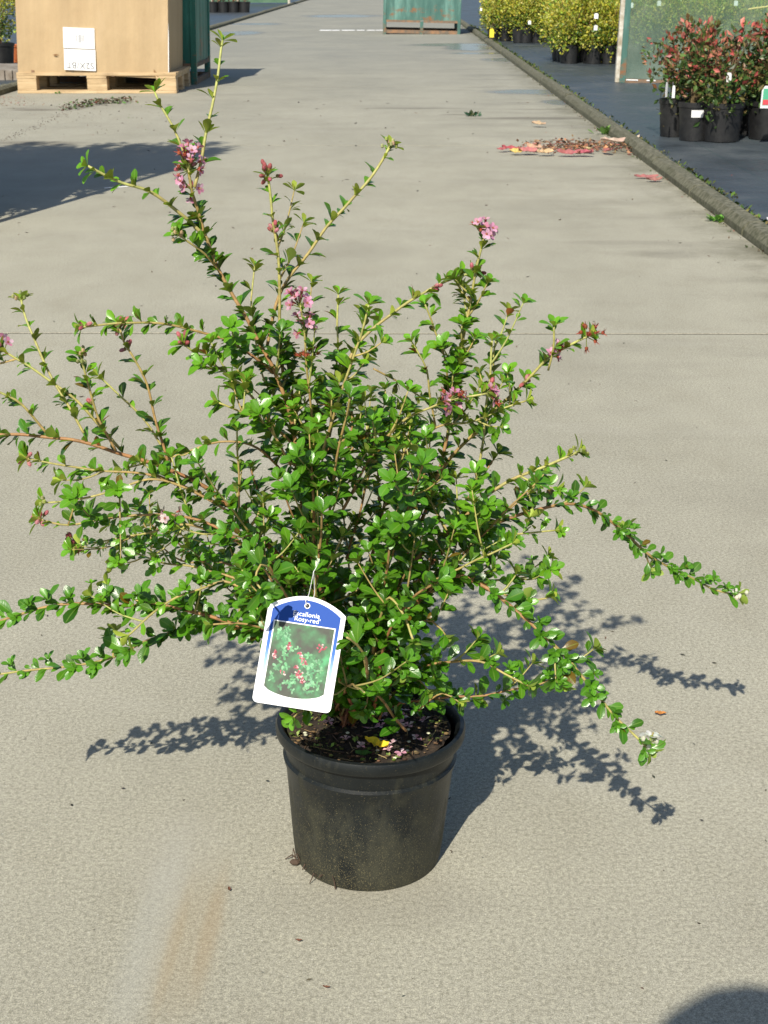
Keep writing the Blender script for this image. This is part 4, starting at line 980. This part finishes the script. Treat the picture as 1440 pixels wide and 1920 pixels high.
branch([(725, 1230), (790, 1120), (850, 1080), (900, 1095), (955, 1135), (1010, 1180), (1060, 1230), (1100, 1280), (1145, 1335), (1185, 1375), (1218, 1405)], -.03, -.115, 2.3, 1.0, .0185, .0072, (.05, .9), (.0, .25), fl=[(1, 4, .010, 'white'), (.985, 6, .012, 'whitebud')], skip=.1, twigs=4, n_small=3, tw_len=(.015, .035))
branch([(905, 1090), (960, 1120), (1010, 1125), (1030, 1120)], -.05, -.05, 1.0, .8, .018, .011, (.6, .9), n_small=1)
branch([(720, 1290), (790, 1250), (850, 1240), (900, 1240), (945, 1265), (990, 1285)], -.03, -.09, 1.4, .9, .0185, .0095, (.4, .8), (.05, .3), twigs=3, n_small=2, tw_len=(.02, .04))
branch([(715, 1330), (770, 1315), (830, 1308), (900, 1305), (960, 1295), (1010, 1285), (1040, 1268)], -.02, -.03, 1.4, .8, .0180, .0085, (.2, .6), (.0, .25), twigs=2, n_small=2)
# --- left
branch([(680, 1345), (640, 1200), (560, 1080), (480, 1000), (420, 940), (372, 905), (310, 878), (230, 850), (150, 828), (70, 818), (-20, 815)], .0, -.02, 2.8, 1.3, .0175, .0098, (.0, .45), (.0, .25), skip=.35, twigs=6, n_small=2, tw_len=(.02, .045))
branch([(156, 812), (124, 758), (102, 718), (82, 675), (67, 640), (52, 600), (42, 562)], -.02, .02, 1.2, 1.0, .0140, .0115, (.75, 1), n_small=1, fl=[(1, 8, .008, 'green')])
branch([(225, 840), (185, 795), (140, 750), (95, 715), (60, 690), (30, 672), (2, 655)], -.01, .0, 1.4, 1.0, .0145, .0105, (.7, 1), n_small=1, fl=[(1, 10, .011, 'mix')], twigs=1)
branch([(218, 845), (190, 795), (172, 745), (160, 700), (152, 668)], -.03, -.04, 1.2, .9, .0150, .0090, (.5, .9), n_small=2, fl=[(1, 9, .009, 'green'), (.55, 3, .008, 'bud')])
branch([(90, 815), (60, 780), (30, 752), (-20, 725)], -.02, -.03, 1.2, 1.0, .0150, .0110, (.6, 1), n_small=2, twigs=1)
branch([(314, 868), (292, 790), (275, 720), (250, 670), (232, 640), (222, 610)], -.01, .0, 1.3, .9, .0165, .0110, (.4, .8), n_small=2, fl=[(1, 12, .012, 'bud'), (.88, 5, .008, 'bud')])
branch([(322, 862), (285, 810), (252, 765), (220, 735), (185, 705)], .02, .03, 1.2, .9, .0150, .0115, (.7, 1), n_small=1)
branch([(512, 700), (478, 668), (430, 640), (380, 625), (330, 612), (280, 605), (220, 606), (155, 612)], .02, -.04, 1.3, .9, .0155, .0090, (.35, .9), n_small=2, fl=[(1, 3, .008, 'bud')], twigs=1)
branch([(548, 835), (505, 790), (465, 735), (425, 700), (385, 675), (345, 645)], .0, -.04, 1.4, .9, .0160, .0085, (.5, .95), n_small=2, fl=[(1, 6, .010, 'bud')], twigs=3, tw_len=(.02, .035))
branch([(545, 870), (500, 800), (455, 775), (410, 755)], -.05, -.07, 1.1, .8, .0180, .0095, (.5, .9), twigs=3, tw_len=(.02, .035))
branch([(450, 965), (448, 900), (446, 850), (444, 808)], -.03, -.03, 1.0, .8, .0145, .0110, (.5, .9), n_small=1)
branch([(560, 930), (520, 870), (470, 835), (410, 830), (350, 848), (290, 866), (230, 880)], .01, .0, 1.3, .7, .0145, .0090, (.3, .9), n_small=1, twigs=1)
branch([(400, 940), (330, 905), (260, 888), (180, 882), (110, 870), (50, 858)], -.04, -.06, 1.2, .8, .0165, .0100, (.4, .9), n_small=2, fl=[(1, 5, .008, 'bud')], twigs=2)
branch([(430, 960), (350, 915), (280, 900), (210, 920), (150, 935), (85, 942)], -.05, -.06, 1.2, .8, .0150, .0110, (.5, .9), n_small=2, twigs=2, fl=[(1, 5, .007, 'green')])
branch([(480, 1040), (400, 985), (330, 965), (260, 965), (190, 975), (130, 985), (75, 975)], -.05, -.06, 1.4, .8, .0165, .0100, (.3, .8), n_small=2, twigs=3, fl=[(1, 7, .008, 'bud'), (.45, 9, .011, 'pale')])
branch([(520, 1060), (430, 1010), (350, 985), (270, 1000), (200, 1015), (140, 1022)], -.01, -.01, 1.4, .8, .0150, .0095, (.4, .95), n_small=2, twigs=4, fl=[(1, 9, .013, 'bud')])
branch([(540, 1130), (450, 1090), (370, 1065), (310, 1055), (270, 1045), (232, 1030)], -.02, .02, 1.4, .8, .0150, .0095, (.5, .95), twigs=4)
branch([(600, 1180), (520, 1120), (430, 1060), (340, 1050), (280, 1000), (260, 960)], .06, .10, 1.4, .7, .0150, .010, (.2, .7), twigs=5)
branch([(650, 1270), (560, 1190), (470, 1180), (380, 1150), (300, 1135), (220, 1135), (140, 1132), (70, 1142), (-20, 1172)], -.03, -.03, 2.1, 1.1, .0215, .0075, (.15, .6), (.0, .25), skip=.15, n_small=3, twigs=3, tw_len=(.02, .04))
branch([(650, 1290), (560, 1200), (470, 1175), (400, 1165), (330, 1180), (270, 1205), (200, 1235), (130, 1250), (60, 1255), (-20, 1268)], .02, .01, 1.9, .9, .0200, .0080, (.3, .8), (.05, .3), skip=.15, n_small=2, twigs=3, tw_len=(.02, .04))
branch([(470, 1110), (420, 1090), (370, 1105), (330, 1120), (290, 1150), (240, 1190)], -.05, -.05, 1.3, .9, .0165, .0105, (.6, .9), n_small=2, twigs=2)
branch([(580, 1250), (520, 1190), (460, 1170), (400, 1170)], -.08, -.10, 1.2, .8, .0185, .0110, (.3, .7), (.0, .25), twigs=3)
# --- near shoots in front of the stems
branch([(762, 1370), (720, 1318), (694, 1285), (684, 1240), (668, 1205), (645, 1185)], -.08, -.15, 1.3, 1.1, .0205, .0100, (.3, .9), (.0, .2), n_small=2)
branch([(705, 1300), (700, 1220), (715, 1150), (730, 1120), (760, 1160), (776, 1200)], -.05, -.14, 1.4, 1.0, .0200, .0110, (.4, .9), (.0, .2), n_small=2, twigs=2, tw_len=(.02, .035))
branch([(665, 1340), (620, 1230), (590, 1120), (600, 1030), (605, 960)], -.05, -.12, 1.7, .9, .0190, .0110, (.0, .6), (.0, .25), skip=.3, n_small=2, twigs=3)
branch([(668, 1340), (640, 1200), (595, 1090), (588, 980), (584, 875)], -.02, -.09, 1.9, .9, .0195, .0110, (.0, .5), (.05, .3), skip=.3, n_small=2, twigs=4)
branch([(600, 1200), (610, 1050), (625, 900), (645, 800), (655, 745)], -.03, -.09, 1.5, .9, .0190, .0105, (.1, .7), (.0, .3), skip=.25, twigs=4)
branch([(695, 1340), (705, 1200), (722, 1080), (735, 1000), (745, 950)], -.03, -.11, 1.9, .9, .0190, .0105, (.0, .7), (.0, .35), skip=.2, twigs=4)
branch([(700, 1340), (720, 1210), (765, 1130), (820, 1090)], -.04, -.14, 1.7, .9, .0195, .0110, (.0, .6), (.0, .3), skip=.2, twigs=4)
branch([(590, 1290), (560, 1180), (510, 1090), (470, 1040)], -.06, -.11, 1.4, .9, .0190, .0110, (.1, .6), (.0, .3), skip=.1, twigs=4)
branch([(600, 1330), (572, 1330), (552, 1345)], -.06, -.085, .9, .7, .016, .010, (.4, .8), n_small=1)
branch([(785, 1330), (800, 1315), (830, 1300), (860, 1318)], -.05, -.07, .9, .7, .014, .010, (.4, .8), n_small=1)
branch([(660, 1345), (560, 1060), (500, 960), (470, 880)], .03, .06, 2.0, .9, .0165, .010, (.0, .5), (.0, .3), skip=.25, twigs=5)
NEAR[0] = True
branch([(560, 1160), (500, 1060), (478, 1085), (490, 1108)], -.10, -.185, 1.1, .8, .0195, .0150, (.4, .8), (.0, .25), skip=.45, n_small=0)
branch([(690, 1265), (684, 1235), (668, 1210), (652, 1196)], -.15, -.19, 1.2, .8, .0200, .0140, (.4, .8), (.0, .25), n_small=0, ros=False)
NEAR[0] = False
branch([(700, 1345), (690, 1290), (720, 1235), (742, 1225), (752, 1262)], -.02, -.07, 1.2, .8, .0200, .0080, (.3, .8), (.0, .2), n_small=3, twigs=2, tw_len=(.02, .035))
branch([(690, 1345), (672, 1290), (676, 1240), (660, 1225)], -.03, -.075, 1.2, .8, .0200, .0080, (.3, .8), (.0, .2), n_small=3, twigs=2, tw_len=(.02, .03))
branch([(712, 1348), (735, 1300), (775, 1270), (800, 1290)], -.02, -.05, 1.1, .8, .0195, .0080, (.3, .8), (.0, .2), n_small=3, twigs=2, tw_len=(.02, .03))
branch([(676, 1345), (664, 1315), (674, 1285), (690, 1305), (682, 1330)], -.03, -.07, 1.0, .7, .0190, .0070, (.3, .7), (.0, .15), n_small=3)
branch([(745, 1200), (775, 1170), (810, 1165), (835, 1190)], -.06, -.09, 1.1, .8, .0190, .0080, (.3, .8), (.0, .2), n_small=2, twigs=2, tw_len=(.02, .03))
# --- thin twigs through the middle of the crown
for tr_, d0, d1 in (([(650, 1050), (676, 950), (698, 860), (706, 790)], .02, .0), ([(690, 1060), (722, 950), (752, 870), (768, 800)], .03, .05), ([(610, 930), (655, 850), (700, 800), (742, 768)], .04, .06),
                    ([(700, 1040), (712, 930), (700, 830), (672, 760)], .08, .10), ([(560, 890), (625, 835), (690, 812), (735, 818)], -.02, -.04), ([(720, 1000), (770, 930), (800, 880), (806, 830)], -.03, -.05),
                    ([(640, 900), (660, 800), (655, 720), (640, 668)], .05, .07), ([(760, 980), (752, 900), (742, 830), (722, 730)], .06, .08)):
    branch(tr_, d0, d1, 1.2, .7, .0155, .0095, (.3, .8), (.1, .5), n_small=1, twigs=4, tw_len=(.02, .045))
# --- fill from the crown base, kept inside the outline of the real shrub
POLY = [(410, 800), (500, 700), (600, 660), (740, 650), (880, 700), (960, 820), (1020, 930), (1040, 1060), (985, 1230), (900, 1300), (620, 1300), (480, 1210), (330, 1150), (230, 1060), (250, 950), (340, 880)]
def inside(u, v):
    c = False; j = len(POLY) - 1
    for i in range(len(POLY)):
        (xi, yi), (xj, yj) = POLY[i], POLY[j]
        if (yi > v) != (yj > v) and u < (xj - xi) * (v - yi) / (yj - yi) + xi: c = not c
        j = i
    return c
cnt = 0; tries = 0
while cnt < 19 and tries < 900:
    tries += 1; az = random.uniform(0, 6.283); el = R(random.uniform(18, 72)); l = random.uniform(.17, .36)
    d = Vector((math.cos(az) * math.cos(el), math.sin(az) * math.cos(el), math.sin(el)))
    e = Vector((random.gauss(0, .01), random.gauss(0, .01), zs)) + d * l; s0 = Vector((random.gauss(-.010, .010), random.gauss(.012, .010), zs - .005))
    if e.y > .27: continue
    u, v = proj(e + Vector((PX, PY, 0)))
    if not inside(u, v) or e.z < .17: continue
    mid = s0 + (e - s0) * .5 + UP * l * .07
    branch(None, 0, 0, 1.4, .7, random.uniform(.0155, .0185), .0105, (.05, random.uniform(.5, .95)), (.0, .35), skip=.35, twigs=5, n_small=2, tw_len=(.025, .06), pts3=[s0, mid, e]); cnt += 1

# ------------------------------------------------------------------ plant label hanging on the shrub
M['tag_white'] = mat('label_white', (.86, .86, .86), .6, Specular_IOR_Level=.15)
def tag_blue():
    m = mat('label_blue_print', rough=.55, Specular_IOR_Level=.15); n = N(m); sx = n.n('SeparateXYZ'); n.l(n.coord(True), sx.inputs[0])
    o = n.n('MapRange'); n.l(sx.outputs[1], o.inputs[0]); o.inputs[1].default_value = -.038; o.inputs[2].default_value = .026
    n.l(n.ramp(o.outputs[0], [(0, (.80, .84, .86)), (.25, (.42, .62, .82)), (.62, (.05, .15, .45)), (1, (.015, .07, .33))]), n.b.inputs['Base Color']); return m
def tag_pic():
    m = mat('label_photo_print', rough=.55, Specular_IOR_Level=.15); n = N(m); p = n.coord(True)
    a = n.noise(p, 60, 3, .5); b = n.noise(n.mapv(p, loc=(.2, .1, 0)), 170, 4, .6)
    c = n.ramp(a, [(.40, (.075, .080, .065)), (.56, (.08, .17, .09)), (.70, (.10, .35, .16))]); c = n.mix(.35, c, n.ramp(b, [(.3, .35), (.7, .6)]), 'OVERLAY')
    n.l(c, n.b.inputs['Base Color']); return m
tc = P(563, 1222, PY - .165); tr = empty('plant_label', (0, 0, 0), label='blue and white plant label with flower picture hanging on the front of the shrub', cat='plant label')
TW, TH = .0705, .1000; nrm = (Vector((0, 0, H)) - tc).normalized(); nrm = (nrm + Vector((-.10, 0, .12))).normalized()
right = Vector((0, 0, 1)).cross(nrm).normalized(); up = nrm.cross(right)
rot = Matrix((right, up, nrm)).transposed().to_4x4()
tr.matrix_world = Matrix.Translation(tc) @ rot @ Matrix.Rotation(R(-7.5), 4, 'Z') @ Matrix.Scale(.90, 4)
def outline(w_, yb, yt, arch, rc, n=14):
    pts = []
    for (cx, cy, a0) in ((-w_ / 2 + rc, yb + rc, 180), (w_ / 2 - rc, yb + rc, 270)):
        for k in range(6): a = R(a0 + 90 * k / 5); pts.append((cx + rc * math.cos(a), cy + rc * math.sin(a)))
    for k in range(n + 1): t = k / n; pts.append((w_ / 2 - w_ * t, yt - arch + arch * math.sin(math.pi * t) ** .85))
    return pts
def plate(name, pts, z0, z1, m, parent, hole=None):
    bm = bmesh.new(); vs = [bm.verts.new((x, y, z1)) for x, y in pts]; f = bm.faces.new(vs)
    ex = bmesh.ops.extrude_face_region(bm, geom=[f]); bmesh.ops.translate(bm, vec=(0, 0, z0 - z1), verts=[v for v in ex['geom'] if isinstance(v, bmesh.types.BMVert)])
    bmesh.ops.recalc_face_normals(bm, faces=bm.faces); me = bpy.data.meshes.new(name); bm.to_mesh(me); bm.free(); me.materials.append(m)
    o = bpy.data.objects.new(name, me); C.objects.link(o); o.parent = parent; return o
plate('card', outline(TW, -TH / 2, TH / 2, .013, .0045), -.0004, 0, M['tag_white'], tr)
plate('blue_print', outline(TW - .0085, -TH / 2 + .017, TH / 2 - .0035, .0115, .001), .00003, .00012, tag_blue(), tr)
iw, ib, it = .0540, -.0415, .0240
def picshape(w_, yb, yt, arch):
    pts = [(-w_ / 2 + w_ * k / 14, yb + arch - arch * math.sin(math.pi * k / 14) ** .6) for k in range(15)]; return pts + [(w_ / 2, yt), (-w_ / 2, yt)]
plate('picture_border', picshape(iw + .0022, ib - .0008, it + .0010, .0075), .00016, .00022, M['tag_white'], tr)
pic = plate('picture', picshape(iw, ib, it, .007), .00026, .00032, tag_pic(), tr)
g = MB()
def flat(g, x, y, a, L, Wd, col, z=.0004):
    n = 8; vs = []
    for k in range(n):
        t = 2 * math.pi * k / n; px_, py_ = L / 2 + L / 2 * math.cos(t), Wd / 2 * math.sin(t) * (1 - .25 * math.cos(t) * -1); vs.append((x + px_ * math.cos(a) - py_ * math.sin(a), y + px_ * math.sin(a) + py_ * math.cos(a), z))
    g.add(vs, [tuple(range(n))], col)
zz = .00036
for _ in range(62):
    cx = random.uniform(-iw / 2 + .004, iw / 2 - .004); cy = random.uniform(ib + .006, .008) if random.random() < .85 else random.uniform(.008, it - .004)
    if cy > .008: cx = random.uniform(-iw / 2 + .004, -iw / 2 + .015)
    if cx > .004 and cy > -.002: cy -= .012
    a0 = random.uniform(0, 6)
    for k in range(random.choice((3, 4, 5))):
        L_ = random.uniform(.0022, .0045); a = a0 + k * 1.35 + random.uniform(-.2, .2)
        ex_, ey_ = cx + L_ * math.cos(a), cy + L_ * math.sin(a)
        if abs(ex_) > iw / 2 - .001 or not (ib + .003 + .004 * (abs(ex_) / (iw / 2)) ** 3 < ey_ < it - .001): continue
        zz += .0000006; flat(g, cx, cy, a, L_, L_ * .55, jit(random.choice([(.10, .36, .15), (.16, .46, .21), (.07, .27, .11), (.24, .54, .28)]), .15), zz)
g.build('printed_leaf', M['petal'], pic, tint=True)
g = MB()
for (x, y, n_, s_) in ((-.011, .003, 14, .0030), (.0185, .006, 20, .0036), (-.0225, -.004, 6, .0015), (-.0225, -.008, 8, .0018), (.0, -.002, 7, .0016), (.003, -.0065, 9, .0017), (.0065, -.009, 8, .0018), (-.0125, -.0205, 10, .0022), (-.002, -.0145, 10, .0022), (.003, -.0205, 22, .0042), (.0055, -.026, 10, .0022)):
    for _ in range(n_):
        a = random.uniform(0, 6.28); q = random.random() * s_; zz += .0000004
        flat(g, x + q * math.cos(a), y + q * math.sin(a), random.uniform(0, 6), .0022, .0015, jit(random.choice([(.55, .08, .13), (.65, .25, .28), (.80, .60, .58), (.42, .05, .08)]), .1), .00042 + zz * .1)
g.build('printed_flower', M['petal'], pic, tint=True)
tm = mat('label_lettering', (.9, .9, .9), .6, Specular_IOR_Level=.15)
text_mesh('lettering', 'Escallonia', .0060, tm, tr, Matrix.Translation((.0, .0335, .00018)), offset=.00003, space=1.04)
text_mesh('lettering', "'Rosy-red'", .0060, tm, tr, Matrix.Translation((.001, .0287, .00018)), offset=.00003, space=1.02)
g = MB(); g.lathe([(.0019, .0003), (.0012, .00031), (.0, .00032)], 18); hp = Vector((-.0005, .0415, 0))
o = g.build('hole', mat('hole_dark', (.02, .02, .02), .8), tr); o.location = hp
g = MB(); g.lathe([(.0026, .00022), (.0026, .0003), (.0019, .00033)], 20); o = g.build('hole_rim', M['tag_white'], tr); o.location = hp
inv = tr.matrix_world.inverted(); g = MB()
kn = inv @ P(588, 1072, PY - .150); k2 = inv @ P(600, 1052, PY - .13)
g.tube(smooth_path([hp + Vector((0, -.0005, .0008)), hp + Vector((-.002, .004, .003)), hp + Vector((.0, .010, .004)), kn], .002), .00035, 5)
g.tube(smooth_path([hp + Vector((.003, .005, -.001)), hp + Vector((.0045, .012, .0)), kn], .002), .00035, 5); g.tube([kn, k2], .0003, 5)
g.build('tie', M['white_plastic'], tr, smooth=True)

# ------------------------------------------------------------------ petals and yellow leaf on the soil
for k, (u, v) in enumerate(((716, 1328), (718, 1340), (719, 1352), (754, 1344), (750, 1356), (690, 1366), (713, 1362), (702, 1390), (713, 1388), (735, 1393), (752, 1411), (617, 1352), (738, 1372), (766, 1360), (780, 1384), (728, 1404), (676, 1398), (648, 1384), (760, 1332), (796, 1350))):
    q = G(u, v, zs + .006); g = MB()
    for j in range(4):
        a = j * 1.6 + random.uniform(-.3, .3); c, s_ = math.cos(a), math.sin(a); l = random.uniform(.0048, .0068)
        g.add([(0, 0, 0), (l * .6 * c - l * .35 * s_, l * .6 * s_ + l * .35 * c, .0015), (l * c, l * s_, .001), (l * .6 * c + l * .35 * s_, l * .6 * s_ - l * .35 * c, .0015)], [(0, 1, 2, 3)], jit(random.choice([(.78, .46, .52), (.80, .62, .62), (.72, .36, .46)]), .12))
    o = g.build('fallen_petal', M['petal'], tint=True, label='pale pink fallen flower petals lying on the dark soil in the pot', cat='petals', group='pink petals fallen on the soil'); o.location = q; o.rotation_euler = (.3 + random.uniform(-.2, .2), 0, random.uniform(0, 6))
q = G(703, 1404, zs + .004); fallen_leaf('fallen_leaf', 'bright yellow curled leaf on the soil near the pot rim', q + Vector((0, 0, .002)), .022, .013, (.80, .60, .03), 1.3, .3, tilt=.25)
q = G(682, 1418, zs + .002); fallen_leaf('fallen_leaf', 'dark green leaf on the soil just inside the front rim', q, .015, .008, (.05, .14, .02), 1.6, .2)
q = G(742, 1321, zs + .012); fallen_leaf('fallen_leaf', 'orange leaf among the stems above the soil', q, .008, .007, (.55, .30, .03), .4, .3, tilt=.8)
q = G(700, 1347, zs + .004); fallen_leaf('fallen_leaf', 'dull green brown leaf on the soil left of the petals', q, .009, .006, (.22, .20, .05), 1.1, .3)
print('leaf verts', stats[0])
